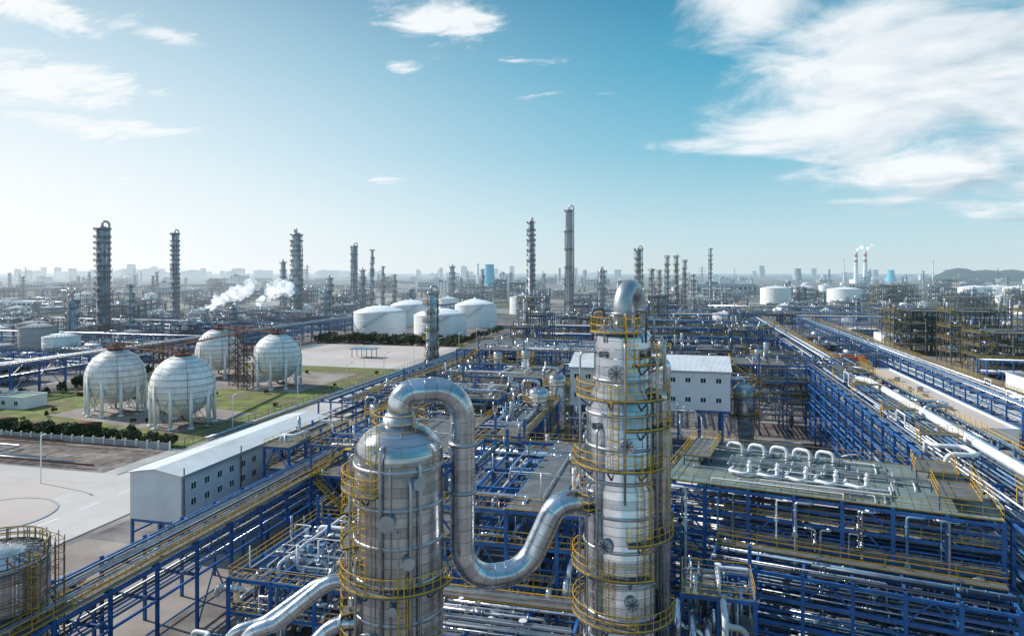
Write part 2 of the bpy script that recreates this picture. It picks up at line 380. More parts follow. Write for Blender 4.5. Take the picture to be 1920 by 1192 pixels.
    if walk:
        d = MB(); zt = H+cw*.5+.05
        if fulldeck:
            d.box(*((0, W, 0, L) if axis == 'y' else (0, L, 0, W)), zt, zt+.08); O(d, 'deck', deckmat, root); d = MB()
            P = [T(0, 0, zt+.08), T(W, 0, zt+.08), T(W, L, zt+.08), T(0, L, zt+.08)]; d.rail(P, 1.1, 1.6, rt, True); O(d, 'handrail', rm, root)
            for z in levels[:-1]:
                d = MB(); d.rail([T(0, 0, z+.2), T(0, L, z+.2)], 1.0, 1.6, rt); O(d, 'handrail', rm if z in levels[1::2] else GALV, root)
            for k in range(26):
                r = rr.uniform(.05, .16); a = rr.uniform(.5, L-.5); c = -rr.uniform(.25, .6); z0 = rr.choice(levels[:-2]); z1 = rr.choice([z for z in levels if z > z0])-.3; p = MB()
                fp = fil([T(c+1.4, a, z0+.5), T(c, a, z0+.5), T(c, a, z1), T(c, a+rr.choice((-1.5, 1.5)), z1), T(c+1.5, a+rr.choice((-1.5, 1.5)), z1)], r*2, 4); p.tube(fp, r, 8); p.fit(fp, r, rr); O(p, 'riser_pipe', rr.choice(PM), root)
        else:
            a, b = T(W-1.3, 0, 0), T(W-.1, L, 0); d.box(a[0], b[0], a[1], b[1], zt, zt+.08); O(d, 'walkway', deckmat, root)
            for c in (W-1.3, W-.1): d = MB(); d.rail([T(c, 0, zt+.08), T(c, L, zt+.08)], 1.1, 2., rt); O(d, 'handrail', rm, root)
    return root
def drum_parts(root, r, L, z, axis='x', m=CLAD, ox=0, oy=0, seg=16, name='vessel_shell'):
    b = MB(); prof = [(-L/2-r*.45, .02), (-L/2-r*.36, r*.5), (-L/2-r*.15, r*.85), (-L/2, r), (L/2, r), (L/2+r*.15, r*.85), (L/2+r*.36, r*.5), (L/2+r*.45, .02)]
    for i, (a, q) in enumerate(prof):
        for k in range(seg):
            t = 2*pi*k/seg; v = (a, q*cos(t), q*sin(t)); b.v.append((ox+v[0], oy+v[1], z+v[2]) if axis == 'x' else (ox+v[1], oy+v[0], z+v[2]))
    for i in range(len(prof)-1):
        for k in range(seg):
            k2 = (k+1) % seg; w = 2*pi*r/seg; b.q((i*seg+k, i*seg+k2, (i+1)*seg+k2, (i+1)*seg+k), (k*w, prof[i][0], (k+1)*w, prof[i][0], (k+1)*w, prof[i+1][0], k*w, prof[i+1][0]), True)
    O(b, name, m, root)
def drum(label, loc, r=1., L=5., axis='x', m=CLAD, lift=.8, group=None, name='horizontal_vessel', rz=0.):
    root = thing(name, label, 'process vessel', loc, group, rz); z = r+lift; drum_parts(root, r, L, z, axis, m)
    for s_ in (-1, 1):
        b = MB()
        if axis == 'x': b.cb(s_*L*.3, 0, (z-r*.3)/2, .4, r*1.5, z-r*.3)
        else: b.cb(0, s_*L*.3, (z-r*.3)/2, r*1.5, .4, z-r*.3)
        O(b, 'saddle', GREYC, root)
    k = (1, 0) if axis == 'x' else (0, 1)
    for f_ in (-.35, .1, .38):
        b = MB(); b.tube([(k[0]*L*f_, k[1]*L*f_, z+r*.8), (k[0]*L*f_, k[1]*L*f_, z+r*1.5)], r*.14+.05, 8); b.tube([(k[0]*L*f_, k[1]*L*f_, z+r*1.45), (k[0]*L*f_, k[1]*L*f_, z+r*1.55)], r*.22+.06, 8)
        O(b, 'nozzle', GALV, root)
    return root
def vvessel(label, loc, r=1.5, h=9., group=None, m=CLAD, plat=True, skirt=1.5, lt=.06):
    root = thing('vertical_vessel', label, 'process vessel', loc, group); b = MB()
    b.lathe([(r*.9, 0), (r*.9, skirt), (r, skirt+.3), (r, h-r*.5), (r*.88, h-r*.2), (r*.55, h-.05), (.02, h)], seg=20); O(b, 'shell', m, root)
    for z in (skirt+1, h*.5, h-r*.8): b = MB(); b.torus(0, 0, z, r, .07, 20, 6); O(b, 'stiffener_ring', GALV, root)
    if plat:
        me = platform_mesh(r, 1.1, 0, 2*pi, 14, lt, 1.3)
        OD(me, 'platform', root, (0, 0, h-r*.7-1.)); OD(me, 'platform', root, (0, 0, h*.45)); b = MB(); b.ladder(r+.2, 0, 0, h-r*.7-1, 0, lt); O(b, 'ladder', YEL, root)
    b = MB(); b.tube(fil([(0, 0, h-.2), (0, 0, h+1.2), (-r-.9, 0, h+1.2), (-r-.9, 0, .4)], .6), r*.16+.05, 8); O(b, 'overhead_pipe', CLADP, root)
    return root
def manpipe(rr, W, D, H, z, r):
    ax = rr.random() < .5
    if ax:
        c = rr.uniform(.5, D-.5); a, b = sorted((rr.uniform(0, W*.4), rr.uniform(W*.55, W))); pts = [(a, c, z), (b, c, z)]
    else:
        c = rr.uniform(.5, W-.5); a, b = sorted((rr.uniform(0, D*.4), rr.uniform(D*.55, D))); pts = [(c, a, z), (c, b, z)]
    e = pts[0]; h = rr.choice((-1, -1, 1))*rr.uniform(1., 3.); pts = [(e[0], e[1], max(.3, e[2]+h))]+pts
    e = pts[-1]; k = rr.random()
    if k < .6: pts.append((e[0], e[1], max(.3, e[2]-rr.uniform(1.5, 5))))
    else:
        o = rr.uniform(1.5, 4)*rr.choice((-1, 1)); e2 = (e[0], min(D, max(0, e[1]+o)), e[2]) if ax else (min(W, max(0, e[0]+o)), e[1], e[2]); pts += [e2, (e2[0], e2[1], max(.3, e2[2]-rr.uniform(1, 4)))]
    out = [pts[0]]
    for p in pts[1:]:
        if (Vector(p)-Vector(out[-1])).length > .3: out.append(p)
    return fil(out, max(.3, r*2), 4)
def structure(label, x0, y0, nx, ny, bx, by, levels, seed=1, m=BLUE, cw=.32, npipe=14, rt=.07, deck=.7, group=None, near=False, vess=3, rails=YEL, stair=True, prad=(.1, .32), name='process_structure', decks=GRATE, rz=0., pm=PM, thin=0, rise=0, upv=0):
    rr = random.Random(seed); root = thing(name, label, 'steel process structure', (x0, y0, 0), group, rz); W = nx*bx; D = ny*by; H = levels[-1]; f = MB()
    for i in range(nx+1):
        for j in range(ny+1):
            hh = H+(rr.choice((1.2, 3.)) if rr.random() < .3 else .2); f.cb(i*bx, j*by, hh/2, cw, cw, hh)
    for z in levels:
        for i in range(nx+1): f.beam((i*bx, 0, z), (i*bx, D, z), cw*.6, cw)
        for j in range(ny+1): f.beam((0, j*by, z), (W, j*by, z), cw*.56, cw*.94)
        for i in range(nx*3):
            if i % 3: f.beam((i*bx/3, 0, z-.04), (i*bx/3, D, z-.04), cw*.35, cw*.6)
    zz = [0]+list(levels)
    for k in range(len(zz)-1):
        for i in range(nx):
            for y in (0, D):
                if rr.random() < .4: f.beam((i*bx, y, zz[k]), ((i+.5)*bx, y, zz[k+1]), cw*.45); f.beam(((i+1)*bx, y, zz[k]), ((i+.5)*bx, y, zz[k+1]), cw*.45)
                if near and rr.random() < .5: f.beam((i*bx, y, (zz[k]+zz[k+1])/2), ((i+1)*bx, y, (zz[k]+zz[k+1])/2), cw*.4)
        for j in range(ny):
            for x in (0, W):
                if rr.random() < .45: f.beam((x, j*by, zz[k]), (x, (j+1)*by, zz[k+1]), cw*.45)
    O(f, 'steel_frame', m, root)
    for z in levels:
        d = MB(); h = MB(); zt = z+cw*.5+.03
        i0 = rr.randint(0, max(0, int(nx*(1-deck)))); i1 = min(nx, i0+max(1, round(nx*deck)))
        d.box(i0*bx+.02, i1*bx-.02, .02, D-.02, zt, zt+.06); O(d, 'floor_grating', decks, root)
        h.rail([(0, 0, zt), (W, 0, zt), (W, D, zt), (0, D, zt)], 1.1, 1.6 if near else 2.6, rt, True); O(h, 'handrail', rails, root)
    if stair:
        s_ = MB()
        for k in range(len(zz)-1):
            a, b = (0.5, min(W, 6.)) if k % 2 == 0 else (min(W, 6.), .5)
            for yy in (-.3, -1.2):
                s_.beam((a, yy, zz[k]+.1), (b, yy, zz[k+1]+.1), .06, .2); s_.beam((a, yy, zz[k]+1.2), (b, yy, zz[k+1]+1.2), rt)
            nn = 12
            for q in range(nn): t_ = (q+.5)/nn; s_.cb(a+(b-a)*t_, -.75, zz[k]+(zz[k+1]-zz[k])*t_+.1, .3, .9, .05)
            s_.cb(b+(.5 if b > a else -.5), -.75, zz[k+1]+.1, 1., 1.1, .08)
        O(s_, 'stair', rails, root)
    for i in range(npipe+thin):
        r = rr.uniform(*prad) if i < npipe else rr.uniform(.035, .08); z = rr.choice(levels)+rr.uniform(-1.4, 1.2); p = MB(); mp_ = manpipe(rr, W, D, H, z, r); p.tube(mp_, r, 9 if (near and i < npipe) else 6)
        if near and i < npipe: p.fit(mp_, r, rr)
        O(p, 'pipe' if i < npipe else 'small_bore_pipe', rr.choice(pm), root)
    for i in range(rise):
        r = rr.uniform(*prad)*.9; x = rr.uniform(.3, W-.3); y = rr.choice((-.4, rr.uniform(.3, D-.3), rr.uniform(.3, D*.4))); zt = H*rr.uniform(.4, .95); zb = rr.uniform(.3, H*.3); dx = rr.choice((-2, 2, 3)); p = MB()
        mp_ = fil([(x, y, zb), (x, y, zt), (x, y+rr.uniform(1, 3), zt), (x+dx*.2, y+3.5, zt)], r*2, 4); p.tube(mp_, r, 9); p.fit(mp_, r, rr); O(p, 'riser_pipe', rr.choice(pm), root)
    for i in range(vess):
        r = rr.uniform(.35, .62) if near else rr.uniform(.6, 1.15); z = rr.choice([0]+list(levels[:-1])) if near else rr.choice([0]+list(levels)); ax = rr.choice('xy'); L = rr.uniform(3, 4.8)
        if L > (W if ax == 'x' else D)-1.5: L = 2.5
        mx, my = (L/2+r, r+.3) if ax == 'x' else (r+.3, L/2+r)
        drum_parts(root, r, L, z+cw*.5+.5+r, ax, rr.choice((CLAD, GALV)) if near else rr.choice((CLAD, GALV, WHITE)), rr.uniform(mx, max(mx+.1, W-mx)), rr.uniform(my, max(my+.1, D-my)), 12, 'heat_exchanger')
    for i in range(upv):
        r = rr.uniform(.3, .5) if near else rr.uniform(.5, .9); z = rr.choice([0]+list(levels))+.2; h = rr.uniform(2, 3.2) if near else rr.uniform(3, 5.5); x = rr.uniform(1.2, W-1.2); y = rr.uniform(1.2, D-1.2); b = MB()
        b.lathe([(r*.8, z), (r*.8, z+.6), (r, z+.8), (r, z+h-r*.5), (r*.85, z+h-r*.2), (r*.5, z+h-.04), (.02, z+h)], x, y, 14); O(b, 'upright_drum', rr.choice((CLAD, GALV)), root)
    return root
def tank(label, loc, r, h, group=None, m=WHITE, roofh=None, name='storage_tank', seg=40, stairs=True, vent=True):
    root = thing(name, label, 'storage tank', loc, group); b = MB(); b.lathe([(r, 0), (r, h)], seg=seg)
    for z in (h*.33, h*.66, h-.3): b.torus(0, 0, z, r, .12, seg, 4)
    O(b, 'tank_wall', m, root); rh = roofh if roofh is not None else r*.25
    b = MB(); b.lathe([(r+.1, h-.05), (r+.1, h+.1), (r*.85, h+rh*.32), (r*.6, h+rh*.66), (r*.3, h+rh*.92), (.3, h+rh), (.02, h+rh)], seg=seg)
    if vent: b.lathe([(.8, h+rh-.2), (.8, h+rh+.9), (.01, h+rh+1.1)], seg=10)
    O(b, 'tank_roof', m, root)
    b = MB()
    for k in range(24): a = 2*pi*k/24; b.beam((r*.98*cos(a), r*.98*sin(a), h+.22), (r*.6*cos(a), r*.6*sin(a), h+rh*.66+.1), .1)
    b.rail([(r*.99*cos(2*pi*k/32), r*.99*sin(2*pi*k/32), h+.15) for k in range(32)], 1.1, 3, .07, True)
    O(b, 'roof_rail', GREYS, root)
    if stairs:
        b = MB(); n = 24; a0 = -2.4
        for k in range(n):
            a = a0+1.5*k/n; a2 = a0+1.5*(k+1)/n; z = h*k/n; z2 = h*(k+1)/n; R = r+.7
            b.beam((R*cos(a), R*sin(a), z+.1), (R*cos(a2), R*sin(a2), z2+.1), .8, .1); b.beam(((R+.4)*cos(a), (R+.4)*sin(a), z+1.2), ((R+.4)*cos(a2), (R+.4)*sin(a2), z2+1.2), .09)
        O(b, 'spiral_stair', GREYS, root)
    return root
def sheet(name, x0, x1, y0, y1, z, m, poly=None):
    b = MB(); P = poly or [(x0, y0), (x1, y0), (x1, y1), (x0, y1)]; b.v = [(x, y, z) for x, y in P]; b.q(tuple(range(len(P)))); return O(b, name, m, kind='structure')
# ------------------------------------------------------------------ ground
sheet('ground', -14000, 14000, -300, 16000, 0, GROUND)
sheet('road', -108, -89, 60, 640, .012, ROADM)
sheet('pavement', -200, -108, 40, 106, .008, CONCL)
sheet('road', -320, -108, 106, 112, .02, ROADM)
sheet('rubble_ground', -300, -112, 112.5, 131, .01, DIRT)
sheet('road', -260, -108, 262, 272, .02, ROADM)
sheet('pavement', -200, -112, 272, 345, .016, CONCL)
sheet('grass_ground', -202, -110, 132, 262, .012, GRASS)
sheet('pavement', 0, 0, 0, 0, .02, CONC, [(-172, 154), (-122, 144), (-118, 170), (-170, 180)])
sheet('pavement', -184, -124, 203, 246, .02, CONC)
sheet('tank_ground', -225, -112, 362, 520, .012, DIRT)
sheet('process_ground', -87, 50, -20, 222, .012, PROC)
sheet('process_ground', -87, 250, 226, 640, .010, PROC)
sheet('pavement', 2, 27, 92, 172, .02, CONCL)
sheet('pavement', -87, -57, 40, 84, .02, CONC)
sheet('road', 86, 97, 60, 700, .02, ROADM)
sheet('process_ground', -430, -222, 120, 700, .010, PROC)
sheet('pavement', 50, 84, 100, 172, .018, CONCL)
sheet('grass_ground', 98, 130, 100, 240, .02, GRASS)
b = MB(); b.box(-108.3, -108, 112, 262, 0, .14); O(b, 'kerb', GREYC, kind='structure')
b = MB(); b.box(-89, -88.7, 60, 500, 0, .14); O(b, 'kerb', GREYC, kind='structure')
b = MB()
for i in range(60): b.box(-98.6, -98.4, 70+i*8, 74+i*8, .014, .018)
O(b, 'road_marking', WHITE, kind='structure')
# ------------------------------------------------------------------ near columns
LC = ld(-7.45, 45); RC = ld(8.1, 50)
def near_column(label, loc, prof, plats, seg=56):
    root = thing('distillation_column', label, 'distillation column', loc, 'tall clad process columns')
    b = MB(); b.lathe(prof, seg=seg); O(b, 'shell', CLAD, root)
    def rad(z):
        for (r0, z0), (r1, z1) in zip(prof[:-1], prof[1:]):
            if z0 <= z <= z1 and z1 > z0: return r0+(r1-r0)*(z-z0)/(z1-z0)
        return prof[0][0]
    z = 1.7; H = prof[-1][1]
    while z < H-2.6:
        b = MB(); r = rad(z); b.lathe([(r+.01, z-.13), (r+.07, z-.1), (r+.07, z+.1), (r+.01, z+.13)], seg=seg); O(b, 'stiffener_band', GALV, root); z += 2.35
    for i, (zz, a0, a1, w) in enumerate(plats):
        r = rad(zz); me = platform_mesh(r+.04, w, a0, a1, max(10, int((a1-a0)*6)), .038, .9)
        OD(me, 'platform', root, (0, 0, zz))
    return root, rad
HL = 30.2
profL = [(3.0, 0), (3.0, 3), (2.9, 3.3), (2.9, HL-2.1)]+[(2.9*cos(t), HL-2.1+2.1*sin(t)) for t in [pi/2*k/9 for k in range(1, 9)]]+[(.02, HL)]
colL, radL = near_column('stout silver distillation column with domed head and yellow ring walkways', LC, profL,
    [(26.1, 2.7, 4.7, .8), (24.4, 2.4, 3.7, .8), (22.4, 2.2, 3.9, .85), (20.2, 3.2, 6.2, .9), (18.2, 2.2, 3.9, .85), (16.2, 3.0, 6.0, .9), (12.5, 0, 2*pi, 1.1), (7, 0, 2*pi, 1.1)])
profR = [(3.0, 0), (3.0, 3), (2.8, 3.4), (2.8, 24.6), (2.62, 25.0), (2.62, 30.7), (2.08, 31.8), (2.08, 35.2)]+[(2.08*cos(t), 35.2+1.1*sin(t)) for t in [pi/2*k/7 for k in range(1, 7)]]+[(.02, 36.3)]
colR, radR = near_column('tall silver distillation column stepped narrower near the top, yellow walkways', RC, profR,
    [(35.6, 1.4, 5.4, .4), (33.4, 5.2, 7.0, .8), (31.0, 2.4, 2.4+5.0, .9), (29.0, -1.4, 1.0, .85), (26.2, 3.3, 5.7, .9), (23.2, 2.0, 4.1, .85), (21.2, 4.9, 6.9, .85), (18.8, 2.8, 5.4, .9), (15.4, 2.4, 6.4, .9), (11.0, 0, 2*pi, 1.1), (6, 0, 2*pi, 1.1)])
def polar(r, a, z): return (r*cos(a), r*sin(a), z)
def ladders(root, rad, segs):
    for (z0, z1, a) in segs:
        b = MB(); r = max(rad(z0), rad(z1))+.3; b.ladder(r*cos(a), r*sin(a), z0, z1, a, .045, True); O(b, 'ladder', YEL, root)
ladders(colL, radL, [(26.2, 29.2, 4.65), (20.2, 26.1, 4.35), (24.4, 26.1, 3.2), (18.2, 20.2, 3.6), (16.2, 20.2, 5.2), (12.5, 16.2, 4.3), (16.2, 26.1, 3.0)])
ladders(colR, radR, [(31, 35.6, 5.0), (26.2, 31, 4.6), (18.8, 26.2, 5.3), (23.2, 26.2, 3.6), (15.4, 18.8, 4.5), (11, 15.4, 5.0), (31, 33.4, 5.7), (21.2, 29, 5.8)])
b = MB(); b.rail([polar(1.75, 2*pi*k/12, HL-.5) for k in range(12)], 1.1, 1., .04, True)
O(b, 'top_handrail', YEL, colL)
b = MB(); b.lathe([(1.05, HL-.4), (1.05, HL+.3), (.8, HL+.35)], seg=20); O(b, 'top_nozzle', GALV, colL)
for (a, r, zt, zb) in ((4.75, .1, 29.1, 14), (5.35, .13, 27, 10), (5.55, .09, 28, 8), (3.75, .08, 26, 12), (4.1, .1, 22, 5), (4.55, .05, 28.8, 9), (5.1, .06, 24, 9), (3.4, .07, 28, 10), (4.95, .04, 28, 15)):
    b = MB(); q = 2.9+.28; b.tube(fil([polar(2.3, a, zt), polar(q, a, zt), polar(q, a, zb)], .25, 4), r, 8); O(b, 'riser_pipe', GALV, colL)
for (a, z, rr_) in ((4.9, 24.6, .42), (4.45, 17.2, .42), (5.3, 22.1, .3), (5.5, 26.9, .3), (4.0, 19.2, .25), (5.0, 19.3, .22)):
    b = MB(); b.tube([polar(2.8, a, z), polar(3.3, a, z)], rr_, 14); b.tube([polar(3.28, a, z), polar(3.42, a, z)], rr_*1.25, 14); O(b, 'manway', GALV, colL)
for (a, r, zt, zb) in ((5.9, .28, 31.5, 8), (6.15, .16, 29, 6), (5.65, .12, 34, 18), (4.2, .09, 29, 10), (4.85, .08, 35, 24), (.1, .3, 33.5, 4), (5.45, .05, 30, 8), (3.9, .06, 25, 8), (6.0, .1, 34.5, 14), (3.5, .08, 34.2, 12)):
    b = MB(); q = 2.62+.55; b.tube(fil([polar(1.9, a, zt), polar(q, a, zt), polar(q, a, zb)], .35, 5), r, 10); O(b, 'riser_pipe', CLADP if r > .2 else GALV, colR)
for (a, z, rr_) in ((4.62, 32.9, .5), (4.9, 28, .42), (4.4, 21, .42), (5.0, 17.2, .42), (5.6, 34.3, .22), (4.15, 34.2, .2), (4.1, 29.2, .22)):
    R0 = radR(z); b = MB(); b.tube([polar(R0-.1, a, z), polar(R0+.35, a, z)], rr_, 16); b.tube([polar(R0+.33, a, z), polar(R0+.46, a, z)], rr_*1.22, 16)
    O(b, 'manway', GALV, colR)
    b = MB()
    for k in range(8): t = k*pi/4; b.beam((R0*cos(a)+.5*cos(a)-sin(a)*rr_*cos(t), R0*sin(a)+.5*sin(a)+cos(a)*rr_*cos(t), z+rr_*sin(t)), ((R0+.5)*cos(a), (R0+.5)*sin(a), z), .06)
    O(b, 'manway_davit', DPIPE, colR)
b = MB(); b.tube(fil([(0, 0, 36.0), (0, 0, 38.75), (.9, 3.2, 38.75), (.9, 3.2, 4)], 1.5, 9), .66, 24); O(b, 'overhead_pipe', GALV, colR)
b = MB(); b.tube([(0, 0, 36.9), (0, 0, 37.05)], .85, 20); O(b, 'flange', GALV, colR)
for k in range(9):
    b = MB(); a = k*.7; zz = 36.7+.3*(k % 3); b.tube(fil([polar(1.4, a, 35.6), polar(1.4, a, zz), polar(2.25, a, zz), polar(2.25, a, 35.0)], .25, 4), .08, 8); O(b, 'relief_valve_pipe', (GALV, YELD, DPIPE)[k % 3], colR)
def S(l, z): return ld(l, 45+(l+7.45)/15.55*5, z)
tl = thing('transfer_pipe', 'huge silver clad S-shaped vapour pipe looping between two columns', 'pipe')
pts = fil([S(-7.4, 30.0), S(-7.4, 32.1), S(-3.35, 32.1), S(-3.35, 19.1), S(.9, 19.1), S(3.1, 23.6), S(8, 23.6)], [2.03, 2.03, 3.0, 2.7, 1.6], 12)
b = MB(); b.tube(pts, .84, 32); O(b, 'pipe_shell', CLADP, tl)
for (l, z) in ((-3.35, 28.4), (-3.35, 25.2), (-7.4, 30.6)):
    b = MB(); p = S(l, z); b.tube([(p[0], p[1], z-.12), (p[0], p[1], z+.12)], .96, 28); O(b, 'flange', GALV, tl)
b = MB(); b.beam(S(-3.35, 27.), (LC[0], LC[1], 27.), .25, .3); b.beam(S(-3.35, 27.2), (LC[0], LC[1], 24.5), .2); O(b, 'pipe_bracket', BLUE, tl)
for i, (za, dd, l1, l2, r) in enumerate(((19.4, .6, -12.2, -17.4, .5), (17.4, -.9, -11.4, -15.4, .5), (18.4, 2.6, -13.4, -19.4, .4), (15.6, -1.6, -11.2, -13.4, .42))):
    pr = thing('process_pipe', 'silver clad pipe with curved elbow leaving a column', 'pipe', (0, 0, 0), 'silver pipes beside columns'); d = 45+dd
    pp = fil([ld(-8, d, za), ld(l1, d, za), ld((l1+l2)/2-.6, d-.8, za-2.4), ld(l2, d-1.2, za-2.9), ld(l2-.3, d-1.2, .5)], [2.2, 2.2, 1.5, 1.6], 8); b = MB(); b.tube(pp, r, 22); O(b, 'pipe_shell', CLADP, pr)
    b = MB(); q = ld(-10.9, d, za); q2 = ld(-11.1, d, za); b.tube([q, q2], r*1.2, 20); O(b, 'flange', GALV, pr)
# ------------------------------------------------------------------ near structures
NG = 'blue steel process structures'
structure('blue multi-level steel structure packed with pipes and yellow rails', -24, 58, 4, 4, 4.5, 6, [4.5, 8.5, 12.5, 16, 19], 21, npipe=90, near=True, vess=3, deck=.3, group=NG, rt=.045, prad=(.07, .26), thin=90, rise=10, upv=3, stair=False)
structure('blue steel structure with silver exchangers and yellow handrails', -54, 92, 4, 4, 5.5, 6.5, [5, 9.5, 14], 22, npipe=90, near=True, vess=5, deck=.45, group=NG, rt=.05, prad=(.07, .26), thin=60, rise=6, upv=4)
structure('blue steel structure carrying silver piping', -62, 128, 5, 3, 6, 6, [6, 11, 15], 23, npipe=80, vess=3, deck=.5, group=NG, rt=.06, near=True, prad=(.08, .28), rise=6, upv=4)
structure('slim yellow railed blue stair structure', -66, 98, 1, 4, 4.5, 5, [4, 8, 11.5], 24, npipe=18, vess=0, deck=.7, group=NG, rt=.055, stair=False)
structure('blue steel frame around process vessels', -32, 100, 2, 5, 4.5, 7, [5, 10, 15], 25, npipe=80, vess=2, deck=.35, group=NG, near=True, rt=.05, thin=50, rise=6, upv=2)
structure('blue steel frame with yellow handrails and vessels', -8, 96, 1, 3, 5, 6, [5, 9], 26, npipe=30, vess=1, deck=.45, group=NG, rt=.05, near=True, thin=20, upv=2)
structure('wide blue steel structure crossing behind the process yard', -62, 184, 7, 4, 6.5, 7, [6, 12, 18], 27, npipe=95, vess=3, deck=.45, group=NG, rt=.07, prad=(.08, .25), upv=5)
structure('blue steel structure beside the large white building', -58, 156, 4, 3, 7, 7, [6, 11, 15], 127, npipe=80, vess=2, deck=.4, group=NG, rt=.06, prad=(.08, .25), upv=4, rise=8)
structure('blue lattice structure with horizontal pipes', 12, 178, 5, 2, 6.4, 7, [5, 9, 13, 17], 28, npipe=80, vess=1, deck=.3, group=NG, rt=.07, upv=2, prad=(.08, .25))
structure('low blue frame with pumps and pipes', -46, 62, 3, 3, 5, 6, [4.5, 8], 29, npipe=60, vess=2, deck=.2, group=NG, near=True, rt=.045, stair=False, thin=60, rise=6, upv=3)
structure('blue frame carrying air coolers and pipes', -50, 118, 3, 1, 6, 6, [6, 12, 17], 30, npipe=24, vess=1, deck=.6, group=NG, near=True, rt=.05, rise=6, upv=2)
RG = 'blue steel pipe racks'
rack('blue rack layered with silver pipes between the columns', -31, -7, 84, 92, [5, 8.5, 12, 15.5], axis='x', bay=4.8, npipe=14, near=True, group=RG, seed=71, rt=.045, brace=2, prad=(.08, .3), gap=.12)
rack('short blue rack stacked with pipes beside a column base', -24, -8, 49, 55.5, [4, 7, 10, 12.5], axis='x', bay=4., npipe=12, near=True, group=RG, seed=72, rt=.04, brace=2, prad=(.07, .24), gap=.12)
rack('long blue rack with silver pipes and yellow handrail', -60, -53, 30, 150, [6, 9.5], npipe=12, near=True, group=RG, seed=1, rt=.05, prad=(.08, .24), pm=PMD, gap=.25)
DX, DY, DA = -2., 77., radians(-11)
def DK(x, y, z=17.3): return (DX+x*cos(DA)-y*sin(DA), DY+x*sin(DA)+y*cos(DA), z)
rack('broad blue multi-level rack with grey-green deck', DX, DX+31, DY, DY+17, [2.6, 5., 7.4, 9.8, 12.2, 14.6, 17], axis='x', bay=4.4, npipe=16, near=True, group=RG, seed=2, rt=.042, mid=True, fulldeck=True, deckmat=DECK, brace=2, prad=(.07, .2), cw=.36, rz=DA, pm=PM, gap=.12)
q = DK(6, -6.2, 0)
rack('blue multi-level rack face crowded with horizontal pipes', q[0], q[0]+25, q[1], q[1]+5.4, [2.4, 4.7, 7., 9.3, 11.6], axis='x', bay=4.2, npipe=9, near=True, group=RG, seed=14, rt=.04, brace=2, prad=(.07, .2), cw=.34, rz=DA, pm=PMD, gap=.2)
rack('broad blue multi-level rack carrying many silver pipes', 29.5, 42, 60, 180, [5, 9, 13, 17], npipe=14, near=True, group=RG, seed=3, rt=.05, mid=True, brace=2, prad=(.08, .24), cw=.36, pm=PMD, gap=.3, loops=.3)
rack('blue rack beside the plant road with yellow rail', -86, -76, 150, 335, [5, 8.5], npipe=10, group=RG, seed=4, rt=.07, pm=PMD, gap=.3)
rack('long blue rack crossing open ground with many pipes', -216, -205, 90, 620, [6, 10], npipe=9, group=RG, seed=5, rt=.09, bay=10, m=BLUE, cw=.4, pm=PMD, rm=GREYS, gap=.4)
rack('blue rack stretching away beside a service road', 74, 84, 120, 520, [5, 9], npipe=12, group=RG, seed=6, rt=.07, bay=8, pm=PMD, gap=.3, rm=YELD, prad=(.1, .28))
rack('blue rack stretching away with large silver pipes', 41, 50, 184, 660, [6, 11], npipe=9, group=RG, seed=7, rt=.08, bay=8, prad=(.12, .36), pm=PMD, gap=.35, rm=YELD)
rack('low blue rack beside the pale flat building', 44, 53, 100, 182, [5, 8.5], npipe=9, group=RG, seed=8, rt=.06, bay=7, prad=(.1, .3), pm=PMD, gap=.3)
for i, (y, xa, xb, h) in enumerate(((236, -70, 38, 12), (268, -70, 38, 10), (300, -70, 38, 12), (335, -70, 38, 13), (372, -70, 38, 14), (460, -110, 200, 12), (560, -60, 300, 13))):
    rack('blue rack crossing the plant carrying silver pipes', xa, xb, y, y+9, [h-4.5, h], axis='x', npipe=8, group=RG, seed=20+i, rt=.09, bay=8, pm=PMD, gap=.4, rm=YELD)
rack('blue rack running past low buildings', 102, 340, 268, 276, [5, 9], axis='x', npipe=8, group=RG, seed=33, rt=.09, bay=8, pm=PMD, rm=YELD)
for i, y in enumerate((150, 215, 290, 380)):
    rack('narrow blue rack crossing the tank plant', -420, -217, y, y+6, [5, 8], axis='x', npipe=6, group=RG, seed=34+i, rt=.09, bay=8, pm=PMD, rm=GREYS)
# deck furniture
def loop(label, lx, ly, w, h, r, m, ang):
    pr = thing('pipe_loop', label, 'pipe', DK(lx, ly), 'white pipe loops on the green deck', DA+ang)
    b = MB(); b.tube(fil([(0, 0, 0), (0, 0, h), (w, 0, h), (w, 0, 0)], min(w, h)*.45, 7), r, 16); O(b, 'pipe_shell', m, pr)
    for a in (0, w):
        for z in (.06, .4):
            b = MB(); b.tube([(a, 0, z-.05), (a, 0, z+.05)], r*1.5, 14); O(b, 'flange', GALV, pr)
for i in range(5): loop('arched white pipe loop rising from a green deck', 5.0+i*2.55, 14.2, 1.95, 1.35, .21, WPIPE, radians(-20))
for i in range(5):
    pr = thing('process_pipe', 'low flat white U-shaped pipe lying across a green deck', 'pipe', DK(6.2+i*2.9, 4.8), 'white pipes on the green deck', DA+radians(-14))
    b = MB(); b.tube(fil([(0, 1.6, .4), (.2, 0, .4), (2.0, -.5, .4), (2.2, .6, .4), (2.2, .6, 1.0)], .5, 6), .21, 14); O(b, 'pipe_shell', WPIPE, pr)
    b = MB(); b.lathe([(.08, .95), (.26, 1.), (.3, 1.2), (.1, 1.45), (.08, 1.8), (.01, 1.85)], 2.2, .6, seg=12); b.torus(2.2, .6, 1.6, .22, .035, 14, 5); O(b, 'valve', WHITE, pr)
rr = random.Random(17)
for i in range(16):
    drum('small silver exchanger resting on the green deck', DK(2.5+(i % 8)*3.4, 10.6 if i < 8 else 8.2), .17, 1.3, 'y', GALV, .2, 'small vessels on the green deck', rz=DA)
